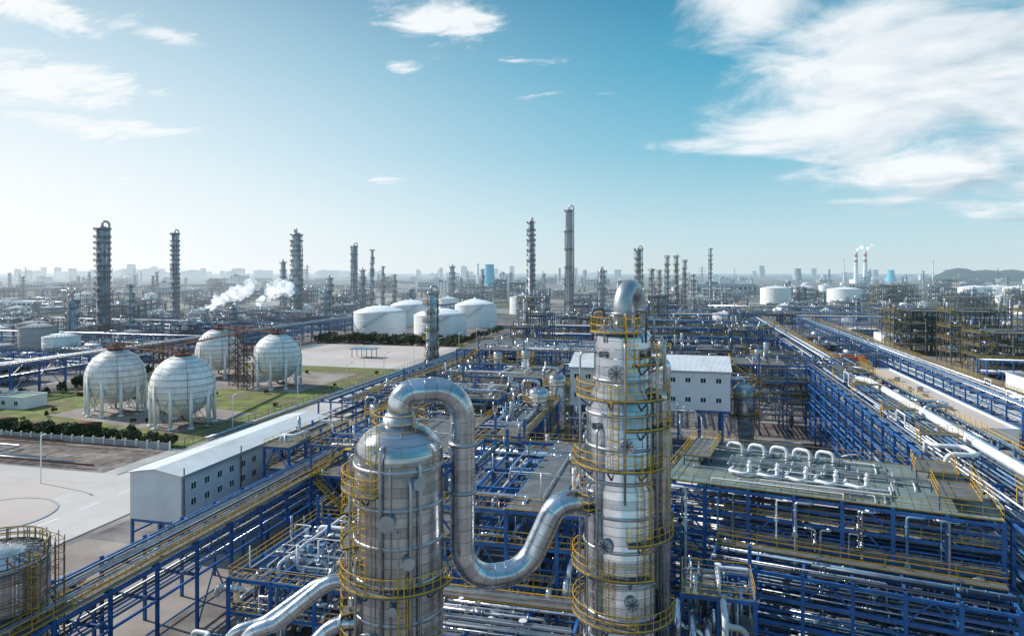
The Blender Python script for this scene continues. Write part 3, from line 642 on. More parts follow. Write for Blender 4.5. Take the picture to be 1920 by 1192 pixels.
for i in range(34):
    p = MB(); r = rr.uniform(.04, .09); y = rr.uniform(.8, 16); x0 = rr.uniform(1, 16); x1 = x0+rr.uniform(4, 13); z = rr.uniform(.15, .5); y2 = min(16, max(.6, y+rr.uniform(-4, 4)))
    p.tube(fil([(x0, y, -.1), (x0, y, z), (x1, y, z), (x1, y2, z), (x1, y2, -.1)], .25, 3), r, 8); pr = thing('process_pipe', 'thin pipe running just above the green deck', 'pipe', DK(0, 0), 'thin pipes on the green deck', DA); O(p, 'pipe_shell', rr.choice((GALV, WPIPE, DPIPE)), pr)
for i, (x, y, w, dd) in enumerate(((1, 6, 3, 9), (26, 1, 3.5, 6), (25, 10, 4, 5))):
    pr = thing('access_platform', 'small yellow railed access platform above the green deck', 'platform', DK(x, y), 'yellow access platforms', DA); b = MB(); b.box(0, w, 0, dd, 1.2, 1.3); b.m = 1; b.rail([(0, 0, 1.3), (w, 0, 1.3), (w, dd, 1.3), (0, dd, 1.3)], 1.1, 1.2, .045, True); b.m = 2
    for q in ((.1, .1), (w-.1, .1), (w-.1, dd-.1), (.1, dd-.1)): b.beam((q[0], q[1], 0), (q[0], q[1], 1.2), .12)
    O(b, 'platform', [GRATE, YEL, BLUE], pr)
for i, (x, z, r, y0, y1, mm) in enumerate(((36.4, 18.2, .6, 60, 150, WPIPE), (40.4, 17.8, .26, 62, 172, CLADP))):
    pr = thing('process_pipe', 'large straight white clad pipe lying on top of a blue rack', 'pipe', (x, y0, 0), 'large pipes on the rack top')
    b = MB(); b.tube(fil([(0, 0, z-5), (0, 0, z), (0, y1-y0, z), (-2, y1-y0+3, z), (-2, y1-y0+3, z-4)], 1.2, 6), r, 18); O(b, 'pipe_shell', mm, pr)
for i, (x, y) in enumerate(((30, 90), (37.6, 122))):
    pr = thing('pipe_loop', 'silver expansion loop on top of a blue rack', 'pipe', (x, y, 17.3), 'rack expansion loops')
    b = MB(); b.tube(fil([(0, 0, -.5), (0, 0, 1.4), (3.4, 0, 1.4), (3.4, 4, 1.4), (0, 4, 1.4), (0, 7, 1.4), (0, 7, -.5)], .9, 6), .28, 16); O(b, 'pipe_shell', CLADP if i else WPIPE, pr)
for i, (x, y, w) in enumerate(((30, 99, 5), (32, 76, 4), (30, 116, 5), (31, 140, 5), (31, 156, 8))):
    pr = thing('access_platform', 'small yellow railed access platform above pipes', 'platform', (x, y, 17.2), 'yellow access platforms')
    b = MB(); b.box(0, w, 0, 1.6, 1.6, 1.7); b.m = 1; b.rail([(0, 0, 1.7), (w, 0, 1.7), (w, 1.6, 1.7), (0, 1.6, 1.7)], 1.1, 1.2, .045, True)
    for q in ((.1, .1), (w-.1, .1), (w-.1, 1.5), (.1, 1.5)): b.beam((q[0], q[1], 0), (q[0], q[1], 1.6), .1)
    O(b, 'platform', [GRATE, YEL], pr)
for i, (x, y, za, zb, r, m_) in enumerate(((-.4, 57, 12, 0.5, .3, CLADP), (.8, 57, 11, .5, .3, CLADP), (2, 57.4, 10.5, .5, .26, CLADP), (3.4, 58, 12, .5, .26, WPIPE), (-9.5, 56.5, 14, .5, .26, CLADP), (-11, 56.6, 13, .5, .3, CLADP))):
    pr = thing('process_pipe', 'silver riser pipe bending beside a column base', 'pipe', (x, y, 0), 'silver riser pipes')
    b = MB(); b.tube(fil([(0, 0, zb), (0, 0, za), (0, 3.5, za), (0, 3.5, za-2.5), (2, 3.5, za-2.5), (2, 3.5, za-6)], .9, 7), r, 16); O(b, 'pipe_shell', m_, pr)
structure('low blue steel frame with yellow railed landing', 0, 61, 2, 1, 3, 5, [4, 8.2, 12], 41, npipe=26, near=True, vess=0, deck=.4, group=NG, rt=.042, thin=24, rise=5, stair=False, prad=(.07, .2))
structure('blue steel frame hugging a column base', -12, 43, 1, 1, 4, 4, [4, 8, 11], 42, npipe=18, near=True, vess=0, deck=.4, group=NG, rt=.042, stair=False, thin=16, rise=4)
VG = 'vertical process vessels'
vvessel('silver vertical vessel standing in the process yard', at(.039, 124), 1.9, 19, VG)
vvessel('silver vertical vessel beside yellow platforms', at(.066, 134), 1.7, 20, VG)
vvessel('slim silver vessel in a blue frame', at(-.04, 125), 1.0, 14, VG)
vvessel('short silver vessel with domed top', at(-.02, 108), 1.0, 9, VG)
vvessel('stout silver vessel at the courtyard edge', at(.340, 162), 2.5, 13.5, VG)
vvessel('small silver vessel among pipes', at(.0, 150), 1.3, 16, VG)
for i, (t, d, r, h) in enumerate(((-.12, 112, .8, 12), (-.15, 120, 1., 11), (-.2, 135, 1.1, 14), (.02, 175, 1.2, 20), (-.02, 190, 1.5, 18), (.3, 190, 1.2, 16), (.22, 200, 1.4, 20), (.36, 205, 1.1, 17))):
    vvessel('slender silver vessel rising from blue steelwork', at(t, d), r, h, VG)
rr = random.Random(5)
for i in range(12):
    x = rr.uniform(-47, -28); y = rr.uniform(46, 60); drum('silver horizontal vessel on concrete saddles beside pipes', (x, y, 0), rr.uniform(.35, .6), rr.uniform(2.5, 4.), rr.choice('xy'), rr.choice((CLAD, GALV)), .5, 'horizontal vessels')
def pump():
    root = thing('process_pump', 'small grey pump with electric motor on a base', 'pump', (-40, 60, 0), 'process pumps'); b = MB(); b.cb(0, 0, .2, 2.2, .8, .4); O(b, 'base', GREYC, root)
    b = MB(); b.tube([(.1, 0, .8), (1., 0, .8)], .3, 12); b.cb(.55, 0, 1.15, .3, .25, .2); O(b, 'motor', BPIPE, root); b = MB(); b.tube([(-.8, 0, .8), (-.4, 0, .8)], .42, 14); b.tube([(-.6, 0, .8), (-.6, 0, 1.7)], .14, 8); b.tube([(-1.3, 0, .8), (-.8, 0, .8)], .16, 8); b.tube([(-.4, 0, .8), (.1, 0, .8)], .08, 6); O(b, 'pump_casing', GALV, root); return root
pu = pump()
for i in range(60): dup(pu, (rr.uniform(-50, -2) if i < 46 else rr.uniform(3, 26), rr.uniform(44, 96) if i < 30 else rr.uniform(92, 150), 0), rr.choice((0, pi/2, pi, -pi/2)), rr.uniform(.8, 1.4))
for i in range(80):
    x = rr.uniform(-52, -24); y = rr.uniform(38, 92); r = rr.uniform(.07, .3); p = MB(); mp_ = manpipe(rr, 9, 9, 8, rr.uniform(1, 6), r); p.tube(mp_, r, 12); p.fit(mp_, r, rr)
    pr = thing('process_pipe', 'bent silver pipe running above the paved ground', 'pipe', (x, y, 0), 'yard pipes'); O(p, 'pipe_shell', rr.choice((CLADP, GALV, WPIPE, BPIPE)), pr)
for i in range(130):
    x = rr.uniform(-42, 2); y = rr.uniform(90, 150); r = rr.uniform(.07, .32); p = MB(); mp_ = manpipe(rr, 9, 9, 8, rr.uniform(2, 14), r); p.tube(mp_, r, 10); p.fit(mp_, r, rr)
    pr = thing('process_pipe', 'bent silver pipe running between structures', 'pipe', (x, y, 0), 'yard pipes'); O(p, 'pipe_shell', rr.choice((CLADP, CLADP, GALV, WPIPE)), pr)
TKP = at(-.766, 60)
tk = tank('round insulated silver tank with scaffolding and yellow railed roof', TKP, 4.5, 14.8, None, CLAD, .7, seg=48, vent=False)
b = MB(); b.rail([(4.35*cos(2*pi*k/24), 4.35*sin(2*pi*k/24), 14.9) for k in range(24)], 1.1, 1.2, .045, True); O(b, 'handrail', YEL, tk)
b = MB(); b.ladder(4.55, 0, 0, 14.8, 0, .05); O(b, 'ladder', YEL, tk)
b = MB()
for k in range(20):
    a = 2*pi*k/20; a2 = 2*pi*(k+1)/20
    for R in (4.9, 5.6): b.beam((R*cos(a), R*sin(a), 0), (R*cos(a), R*sin(a), 15.6), .06)
    for z in (2, 4, 6, 8, 10, 12, 14, 15.2):
        for R in (4.9, 5.6): b.beam((R*cos(a), R*sin(a), z), (R*cos(a2), R*sin(a2), z), .05)
        b.beam((4.9*cos(a), 4.9*sin(a), z), (5.6*cos(a), 5.6*sin(a), z), .05)
O(b, 'scaffolding', mat('rusty_scaffold_tube', (.26, .15, .06), .7, .2, .4, 1.), tk)
rack('low yellow railed blue pipe bridge beside a tank', -66, -61, 38, 60, [4, 6.5], npipe=6, near=True, group=RG, seed=61, rt=.045, pm=PMD)
# ------------------------------------------------------------------ buildings
def window(root, p, w, h, face):
    b = MB(); x, y, z = p
    if face == 'y':
        b.box(x-w/2, x+w/2, y-.03, y+.02, z-h/2, z+h/2); b.m = 1
        for a in (-w/2, w/2, 0): b.cb(x+a, y-.04, z, .08, .08, h+.08)
        for a in (-h/2, h/2): b.cb(x, y-.045, z+a, w+.2, .08, .1)
    else:
        b.box(x-.02, x+.03, y-w/2, y+w/2, z-h/2, z+h/2); b.m = 1
        for a in (-w/2, w/2, 0): b.cb(x+.04, y+a, z, .08, .08, h+.08)
        for a in (-h/2, h/2): b.cb(x+.045, y, z+a, .08, w+.2, .1)
    O(b, 'window', [GLASS, WHITE], root)
def shed(label, x0, x1, y0, y1, z0, z1, rise, ridge='y', wy=(), wx=(), roofm=ROOF, w=1.1):
    root = thing('industrial_building', label, 'building', (x0, y0, 0)); W = x1-x0; D = y1-y0
    b = MB(); b.box(0, W, 0, D, z0, z1)
    if ridge == 'y':
        for y in (0, D): n = len(b.v); b.v += [(0, y, z1), (W, y, z1), (W/2, y, z1+rise)]; b.q((n, n+1, n+2))
    else:
        for x in (0, W): n = len(b.v); b.v += [(x, 0, z1), (x, D, z1), (x, D/2, z1+rise)]; b.q((n, n+1, n+2))
    b.mi = [1 if (i in (3, 5)) else 0 for i in range(len(b.f))]
    O(b, 'wall', [CORR, CORRY], root)
    b = MB(); e = .35; t = .12
    if ridge == 'y':
        s_ = rise/(W/2); lo = z1-s_*e+.03
        for a, c in ((-e, W/2), (W+e, W/2)): b.hexa([(a, -e, lo), (c, -e, z1+rise+.03), (c, D+e, z1+rise+.03), (a, D+e, lo), (a, -e, lo+t), (c, -e, z1+rise+.03+t), (c, D+e, z1+rise+.03+t), (a, D+e, lo+t)])
    else:
        s_ = rise/(D/2); lo = z1-s_*e+.03
        for a, c in ((-e, D/2), (D+e, D/2)): b.hexa([(-e, a, lo), (W+e, a, lo), (W+e, c, z1+rise+.03), (-e, c, z1+rise+.03), (-e, a, lo+t), (W+e, a, lo+t), (W+e, c, z1+rise+.03+t), (-e, c, z1+rise+.03+t)])
    O(b, 'roof', roofm, root)
    b = MB()
    if ridge == 'x': b.box(-.1, W+.1, -.45, -.2, z1-.3, z1-.08)
    else: b.box(W+.2, W+.45, -.1, D+.1, z1-.35, z1-.1)
    O(b, 'gutter', GREYC, root)
    for (x, z) in wy: window(root, (x, 0, z), w, w*.95, 'y')
    for (y, z) in wx: window(root, (W, y, z), w, w*.95, 'x')
    if z0 > 1:
        b = MB()
        for i in range(int(W/4.7)+1):
            for j in range(int(D/6)+1):
                b.cb(min(.2+i*4.7, W-.2), min(.2+j*6, D-.2), z0/2, .35, .35, z0)
        for j in range(int(D/6)+1): b.beam((0, min(.2+j*6, D-.2), z0-.25), (W, min(.2+j*6, D-.2), z0-.25), .25, .35)
        for x in (.2, W-.2): b.beam((x, 0, z0-.3), (x, D, z0-.3), .22, .4); b.beam((x, 0, z0*.5), (x, D, z0*.5), .2, .25)
        O(b, 'stilt_frame', BLUE, root)
    return root
wx = [(2.5+i*2.9, z) for i in range(13) for z in (6.6, 8.9)]
sh = shed('long white corrugated shed raised on blue stilts with small windows', -78, -69.3, 83, 124, 4.2, 10.9, .7, 'y', (), wx, ROOF, 1.1)
for y in (.0, 13): b = MB(); b.tube([(8.95, y+.3, .5), (8.95, y+.3, 12)], .1, 8); O(b, 'downpipe', RUST, sh)
wy = [(22.6+i*3.2, z) for i in range(4) for z in (12.4, 16.6)]+[(1.5+i*2.6, z) for i in range(2) for z in (12.4, 16.6)]
shed('large white corrugated building on blue stilts with small square windows', -24.6, 10, 153, 171, 10.2, 18.6, 2.2, 'x', wy, (), ROOFX, 1.15)
shed('white low shed among blue racks', -40, -16, 246, 260, 5, 13, 1.5, 'x', [(3+i*4, 9) for i in range(5)], (), ROOFX)
def flatb(label, x0, x1, y0, y1, h, m=BEIGE, r=DROOF, name='low_building', group=None, rows=1, wins=True):
    root = thing(name, label, 'building', (x0, y0, 0), group); W = x1-x0; D = y1-y0; b = MB(); b.box(0, W, 0, D, 0, h); b.box(-.15, W+.15, -.15, .15, h, h+.5); b.box(-.15, W+.15, D-.15, D+.15, h, h+.5); b.box(-.15, .15, .16, D-.16, h, h+.5); b.box(W-.15, W+.15, .16, D-.16, h, h+.5)
    O(b, 'wall', m, root); b = MB(); b.box(.16, W-.16, .16, D-.16, h+.01, h+.06); b.m = 1; rr = random.Random(int(x0))
    for k in range(max(2, int(W*D/80))): x = rr.uniform(1, W-3); y = rr.uniform(1, D-3); b.box(x, x+rr.uniform(.8, 2), y, y+rr.uniform(.8, 2), h+.06, h+rr.uniform(.6, 1.6))
    O(b, 'roof', [r, GREYC], root)
    if wins:
        for j in range(rows):
            n = min(14, max(2, int(W/4)))
            for i in range(n): window(root, ((i+.5)*W/n, 0, (j+.55)*h/rows), 1.4, 1.3, 'y')
    return root
flatb('long low building with pale stained concrete roof', 57, 70, 168, 262, 6, WHITE, CONCL)
flatb('red roofed small hut beside the rack', 52, 64, 268, 274, 9, RED, RED, wins=False)
flatb('low white building with grey roof', 102, 130, 236, 254, 7, WHITE, DROOF, rows=2)
flatb('low grey roofed control building', 104, 140, 196, 212, 5.5, BEIGE, GREYC, rows=1)
flatb('white flat-roofed plant building beside racks', 104, 150, 150, 178, 7, WHITE, CONCL, rows=1)
flatb('pale two-storey plant office with flat roof', 150, 190, 220, 236, 8, WHITE, GREYC, rows=2)
flatb('small green roofed hut by the spheres', -200, -186, 158, 166, 3.2, WHITE, mat('faded_green_roof', (.16, .24, .2), .8))
flatb('small white hut by the grass', -192, -186, 192, 199, 3.2, WHITE, GREYC)
flatb('grey flat-roofed hut in the grass compound', -202, -190, 140, 147, 3.4, GREYC, DROOF)
sh = thing('open_shelter', 'blue roofed open shelter with parked machinery', 'shelter', (-150, 292, 0))
for x in (0, 5, 10):
    for y in (0, 5): b = MB(); b.cb(x, y, 2, .25, .25, 4); O(b, 'post', GREYS, sh)
b = MB(); b.box(-1, 11, -1, 6, 4, 4.3); O(b, 'roof', BROOF, sh)
# ------------------------------------------------------------------ spheres
def sphere(label, loc, r=7.75, cz=10.3):
    root = thing('spherical_tank', label, 'spherical gas tank', loc, 'white spherical gas tanks')
    b = MB(); b.lathe([(max(.02, r*cos(t)), cz+r*sin(t)) for t in [-pi/2+pi*k/28 for k in range(29)]], seg=48); O(b, 'sphere_shell', SPH, root)
    for e in (-32, -20, -8, 4, 16, 28, 40, 52, 64, 76):
        t = radians(e); b = MB(); b.torus(0, 0, cz+(r+.14)*sin(t), (r+.14)*cos(t), .05, 48, 5); O(b, 'sprinkler_ring', GREYS, root)
    for k in range(6):
        b = MB(); a = k*pi/3+.3; b.tube([((r+.2)*cos(t)*cos(a), (r+.2)*cos(t)*sin(a), cz+(r+.2)*sin(t)) for t in [radians(-30+120*i/14) for i in range(15)]], .05, 5)
        O(b, 'sprinkler_riser', GREYS, root)
    for k in range(10):
        a = 2*pi*k/10; b = MB(); R = r*.97; b.tube([(R*cos(a), R*sin(a), .3), (R*cos(a), R*sin(a), cz+.5)], .42, 10); b.tube([(R*cos(a), R*sin(a), 0), (R*cos(a), R*sin(a), .4)], .75, 10); O(b, 'leg', WHITE, root)
    b = MB()
    for k in range(10):
        a = 2*pi*k/10; a2 = 2*pi*(k+1)/10; R = r*.97
        for z0, z1 in ((.6, cz*.8), (cz*.8, .6)): b.beam((R*cos(a), R*sin(a), z0), (R*cos(a2), R*sin(a2), z1), .12)
    O(b, 'cross_brace', GREYC, root)
    b = MB(); b.lathe([(2.4, cz+r+.15), (2.4, cz+r+.3), (.02, cz+r+.3)], seg=16, sm=False); b.rail([(2.3*cos(2*pi*k/12), 2.3*sin(2*pi*k/12), cz+r+.3) for k in range(12)], 1.1, 1.5, .08, True); b.tube([(0, 0, cz+r), (0, 0, cz+r+1.8)], .4, 8)
    O(b, 'top_platform', RUST, root)
    b = MB(); b.tube(fil([(0, 0, cz-r+.2), (0, 0, 1.2), (6, -3, 1.2), (11, -3, 1.2)], .8, 4), .25, 8); O(b, 'bottom_pipe', RUST, root)
    return root
SP = [at(-.5805, 195), at(-.482, 180), at(-.43, 262), at(-.344, 239)]
labs = ['weathered white spherical gas tank on white legs beside grass', 'white spherical gas tank with grey sprinkler rings on legs', 'white spherical gas tank on legs behind a lattice stair', 'cream stained spherical gas tank on legs beside the road']
for i, (p, l) in enumerate(zip(SP, labs)): sphere(l, p, (7.7, 7.9, 8.0, 8.2)[i])
def stairtower(loc, h=20):
    root = thing('stair_tower', 'brown lattice stair tower between spherical tanks', 'stair tower', loc, 'lattice stair towers'); b = MB()
    for x in (0, 3.5):
        for y in (0, 3.5): b.cb(x, y, h/2, .25, .25, h)
    z = 0
    while z < h-2.8:
        for (p, q) in (((0, 0), (3.5, 0)), ((3.5, 0), (3.5, 3.5)), ((3.5, 3.5), (0, 3.5)), ((0, 3.5), (0, 0))):
            b.beam((p[0], p[1], z+2.9), (q[0], q[1], z+2.9), .18); b.beam((p[0], p[1], z), (q[0], q[1], z+2.9), .12)
        z += 2.9
    O(b, 'lattice_frame', RUST, root); b = MB(); z = 0
    while z < h-2.8: b.beam((.6, .8, z), (2.9, .8, z+1.45), .8, .15); b.beam((2.9, 2.7, z+1.45), (.6, 2.7, z+2.9), .8, .15); z += 2.9
    O(b, 'stair', GREYS, root); return root
def mid(a, b, f=.5): return (a[0]+(b[0]-a[0])*f, a[1]+(b[1]-a[1])*f)
m1 = mid(SP[0], SP[1]); m2 = mid(SP[2], SP[3])
stairtower((m1[0]-1, m1[1]+3, 0)); stairtower((m2[0], m2[1]-10, 0)); stairtower((m2[0]+8, m2[1]-16, 0), 16)
def catwalk(a, b, z):
    root = thing('catwalk', 'rusty railed catwalk linking the tops of spherical tanks', 'walkway', (0, 0, 0), 'sphere catwalks'); m = MB(); m.beam((a[0], a[1], z), (b[0], b[1], z), 1.2, .3)
    m.rail([(a[0], a[1], z+.2), (b[0], b[1], z+.2)], 1.1, 2., .1); O(m, 'walkway', RUST, root)
catwalk(SP[0], SP[1], 18.7); catwalk(SP[2], SP[3], 18.9); catwalk(m1, m2, 18.2)
TG = 'white domed storage tanks'
for t, d, r, h in ((-.193, 437, 16.6, 14.5), (-.105, 410, 15.8, 14.5), (-.148, 520, 15.5, 15), (-.053, 502, 15.4, 16)):
    tank('large white domed storage tank with spiral stair', at(t, d), r, h, TG)
for i, (t, d, r, h) in enumerate(((.387, 853, 19, 20), (.425, 900, 17, 20), (.487, 840, 20, 19), (.678, 980, 21, 18), (.712, 1020, 20, 18), (.742, 960, 19, 18), (.77, 900, 18, 17), (.40, 640, 8, 8), (.44, 610, 7, 8), (.5, 700, 9, 8), (.46, 560, 5, 8))):
    tank('white storage tank with low conical roof', at(t, d), r, h, TG, roofh=2.5, stairs=False)
# ------------------------------------------------------------------ towers
CG = 'tall process columns'
def px(x, topy, d, r, plats=7, **k):
    h = CAMH+(510-topy)*d/1280.; return tower(k.pop('label', 'tall silver process column ringed with platforms'), at((x-960)/1280., d), r, h, plats, group=CG, **k)
px(192, 424, 410, 3.2, 16, side=2.6, lt=.16)
px(328, 436, 539, 2.4, 16, side=2.6, lt=.2)
px(556, 436, 640, 4.0, 14, side=3.6, lt=.22, flare=1.15)
px(664, 460, 760, 3.0, 8, side=1, lt=.22)
px(698, 468, 800, 1.6, 8, lt=.2, top='none')
px(531, 490, 700, 2.4, 6, lt=.18)
px(996, 414, 600, 2.8, 16, side=2.6, lt=.2)
px(1067, 392, 620, 3.1, 5, side=1., lt=.18, m=GREYC, label='tall smooth pale process column with few platforms')
px(808, 545, 262, 1.9, 8, side=2, lt=.1, m=CLAD, rails=YELD)
px(1197, 466, 420, 1.6, 12, lt=.14, side=1, rails=YELD)
px(1251, 480, 560, 1.3, 9, lt=.15, rails=YELD); px(1268, 480, 570, 1.3, 9, lt=.15, side=2, rails=YELD); px(1284, 488, 560, 1.2, 9, lt=.15, rails=YELD)
px(1332, 466, 900, 1.8, 10, lt=.2); px(1222, 505, 520, 1.3, 7, lt=.15, rails=YELD); px(1236, 507, 540, 1.2, 7, lt=.15, rails=YELD)
px(848, 498, 800, 2.6, 6, lt=.2); px(1128, 505, 700, 3.4, 6, lt=.2); px(740, 515, 700, 1.4, 6, lt=.15); px(718, 500, 720, 1.3, 6, lt=.15); px(905, 505, 760, 1.6, 6, lt=.15); px(618, 520, 560, 2.2, 6, lt=.15); px(680, 505, 640, 2.0, 6, lt=.15)
px(1205, 545, 300, 1.1, 6, lt=.1, rails=YELD); px(985, 560, 300, 1.1, 5, lt=.1, rails=YELD); px(135, 560, 380, 2.6, 5, lt=.13); px(245, 535, 430, 1.3, 6, lt=.13)
T1 = px(1300, 515, 760, 1.6, 6, lt=.2); T2 = px(610, 545, 500, 2.4, 5, lt=.15); T3 = px(1020, 560, 330, 1.3, 5, lt=.1)
# ------------------------------------------------------------------ repeated plant
U = []; UG = 'distant process units'
U.append(structure('dense grey steel process unit with pipes', *at(-.62, 470)[:2], 4, 3, 7, 7, [6, 12, 17], 51, GREYS, .45, 40, .09, .5, UG, vess=4, rails=GREYS, upv=4))
U.append(structure('blue steel process unit with vessels', *at(.28, 520)[:2], 5, 2, 7, 8, [6, 11], 52, BLUE2, .4, 36, .09, .5, UG, vess=3, rails=YELD, pm=PMD, upv=5))
U.append(structure('brown and olive steel process unit', *at(.56, 330)[:2], 4, 3, 7, 7, [5, 10, 15, 21], 53, OLIVE, .4, 50, .08, .5, UG, vess=4, rails=YELD, pm=PMD, upv=4, rise=8))
U.append(structure('low pipe-filled grey process unit', *at(-.35, 520)[:2], 6, 3, 7, 7, [5, 9], 54, GREYS, .35, 50, .09, .3, UG, vess=5, rails=GREYS, upv=6))
U.append(structure('tall slender steel process unit', *at(.2, 440)[:2], 2, 2, 6, 6, [6, 12, 18, 24], 55, BLUE2, .4, 24, .1, .6, UG, vess=2, rails=YELD, pm=PMD, upv=2))
U.append(structure('open blue steel unit crowded with exchangers', *at(-.5, 350)[:2], 5, 3, 6, 6, [5, 9, 13], 56, BLUE2, .35, 50, .08, .3, UG, vess=5, rails=GREYS, upv=7, rise=8))
taken = [(at(t, d)[:2], r) for t, d, r in ((-.193, 437, 30), (-.105, 410, 30), (-.148, 520, 30), (-.053, 502, 30), (-.5, 350, 20), (-.62, 470, 20), (-.35, 520, 22))]
def free(x, y, r):
    if -113 < x < -86 and y < 660: return False
    if -222 < x < -200 and y < 640: return False
    if 38 < x < 54 and y < 680: return False
    if -225 < x < -108 and y < 530: return False
    if 70 < x < 100 and y < 540: return False
    for (q, s_) in taken:
        if (q[0]-x)**2+(q[1]-y)**2 < (r+s_)**2: return False
    return True
rr = random.Random(99)
def put(n, src, tr, dr, rad, rots=(0, pi/2, pi, -pi/2), s=(.85, 1.15), zs=(.8, 1.2), tries=30, pw=1.3):
    for _ in range(n):
        for k in range(tries):
            d = dr[0]+(dr[1]-dr[0])*rr.random()**pw; t = rr.uniform(*tr); p = at(t, d)
            if free(p[0], p[1], rad):
                taken.append((p[:2], rad)); q = rr.uniform(*s); dup(rr.choice(src), p, rr.choice(rots), q, q*rr.uniform(*zs)); break
for x in (-66, -38, -8, 16):
    for y in (222, 252, 284, 314, 350, 392, 432, 500):
        if rr.random() < .8 and not (-45 < x < -15 and 240 < y < 262): dup(rr.choice([U[1], U[5], U[1], U[0], U[4]]), (x+rr.uniform(-2, 4), y+rr.uniform(0, 4), 0), 0, rr.uniform(.7, .85), rr.uniform(.6, .95)); taken.append(((x+12, y+8), 14))
for x, y, u, z in ((108, 290, 2, .9), (142, 296, 2, 1.05), (176, 302, 0, 1.), (112, 330, 2, 1.2), (150, 335, 2, .9), (205, 320, 2, .9), (190, 370, 1, 1.), (102, 375, 0, 1.1), (240, 350, 1, 1.2), (240, 420, 2, 1.), (130, 410, 1, 1.), (56, 290, 1, .7), (56, 320, 5, .7), (56, 360, 1, .8), (160, 375, 2, 1.1), (215, 280, 5, .9), (225, 250, 2, .7)):
    dup(U[u], (x, y, 0), 0, .8, z*.9); taken.append(((x+12, y+8), 14))
for x in range(-420, -225, 34):
    for y in (160, 186, 226, 252, 300, 328, 356, 392, 424, 460, 500, 540):
        if rr.random() < .72: u = rr.choice([U[3], U[5], U[3], U[0]]); dup(u, (x+rr.uniform(-4, 0), y+rr.uniform(0, 3), 0), 0, rr.uniform(.6, .8), rr.uniform(.45, .8)*(.7 if y < 250 else 1)); taken.append(((x+12, y+8), 13))
put(26, [U[0], U[3], U[3], U[5]], (-.8, -.15), (420, 1000), 20)
put(26, [U[0], U[1], U[3], U[4], U[5]], (-.1, .45), (520, 1100), 19)
put(26, [U[2], U[0], U[1], U[3]], (.4, .85), (420, 1100), 19)
put(56, U, (-.85, .85), (1000, 2400), 26, s=(.9, 1.3))
cols = [T1, T2, T3]
put(46, cols, (-.8, .1), (380, 1300), 3, (0, 1, 2, 3, 4, 5), (.6, 1.), (.5, 1.))
put(34, cols, (.1, .8), (400, 1100), 3, (0, 1, 2, 3, 4, 5), (.6, 1.), (.5, .9))
put(50, cols, (-.8, .8), (1000, 2800), 5, (0, 1, 2, 3, 4, 5), (.9, 1.6), (.6, 1.2))
tt = tank('white storage tank among plant', at(-.66, 330), 8, 9, 'distant storage tanks', roofh=1.5, stairs=False, seg=28); taken.append((at(-.66, 330)[:2], 10))
tg = tank('grey storage tank with conical roof', at(-.70, 400), 9, 10, 'distant storage tanks', m=GREYC, roofh=1.5, stairs=False, seg=28)
put(16, [tt, tg], (-.85, -.3), (260, 700), 9, s=(.5, 1.)); put(56, [tt, tg, tt], (-.85, .85), (650, 2600), 18, s=(.8, 1.8)); put(18, [tt], (.3, .85), (450, 1100), 14, s=(.5, 1.2))
sd = drum('white horizontal storage vessel on saddles', at(-.7, 300), 2, 12, 'x', WHITE, 1., 'horizontal storage vessels')
put(46, [sd], (-.85, .8), (250, 900), 7, s=(.5, 1.))
def bgb(label, W, D, h, m, r, fl, name='distant_building'):
    b = MB(); b.box(-W/2, W/2, -D/2, D/2, 0, h); b.m = 1; b.box(-W/2+.3, W/2-.3, -D/2+.3, D/2-.3, h+.02, h+.5); b.box(-W*.3, -W*.1, -D*.2, D*.2, h+.52, h+3); b.m = 2
    for j in range(fl):
        n = max(3, int(W/6))
        for i in range(n):
            x = -W/2+(i+.5)*W/n; z = (j+.55)*h/fl; b.box(x-W/n*.3, x+W/n*.3, -D/2-.06, -D/2+.02, z-h/fl*.22, z+h/fl*.22)
        n2 = max(2, int(D/6))
        for i in range(n2):
            y = -D/2+(i+.5)*D/n2; z = (j+.55)*h/fl
            for sx in (-1, 1): b.box(sx*W/2-.05, sx*W/2+.05, y-D/n2*.3, y+D/n2*.3, z-h/fl*.22, z+h/fl*.22)
    return O(b, name, [m, r, GLASS], None, (0, 0, 0), label, 'building', 'distant buildings')
B = [bgb('low pale wide industrial hall', 60, 28, 10, WHITE, ROOF, 2), bgb('beige four-storey office block', 36, 14, 15, BEIGE, GREYC, 4), bgb('long warehouse with blue roof', 80, 34, 11, GREYC, BROOF, 1), bgb('grey warehouse with pale roof', 46, 30, 12, GREYC, ROOF, 2), bgb('white six-storey office block', 30, 14, 22, WHITE, DROOF, 6)]
for i, (b_, t, d) in enumerate(zip(B, (-.72, -.05, -.5, .3, -.1), (700, 900, 1100, 1150, 1250))): b_.location = at(t, d); taken.append((at(t, d)[:2], 40))
put(14, [B[0], B[3]], (-.85, -.45), (300, 700), 14, (0, pi/2), (.3, .5)); put(18, [B[0], B[3], B[1]], (.35, .85), (330, 800), 14, (0, pi/2), (.3, .5))
put(110, B, (-.9, .9), (800, 3600), 40, (0, pi/2, .3, -.3), (.7, 1.4))
C = [bgb('pale hazy residential tower block', 40, 16, 60, BEIGE, GREYC, 12, 'tower_block'), bgb('long hazy slab apartment block', 110, 18, 45, WHITE, GREYC, 9, 'tower_block'), bgb('grey high-rise block in haze', 30, 24, 85, GREYC, DROOF, 16, 'tower_block')]
for i, c in enumerate(C): c.location = at(-.4+.2*i, 5200)
put(46, [C[1], C[0]], (-.8, -.3), (3900, 5600), 40, (0, .2, -.3), (.8, 1.2)); put(44, C, (-.3, .85), (4400, 6500), 60, (0, .2, -.3, .7), (.7, 1.3), (.4, 1.1))
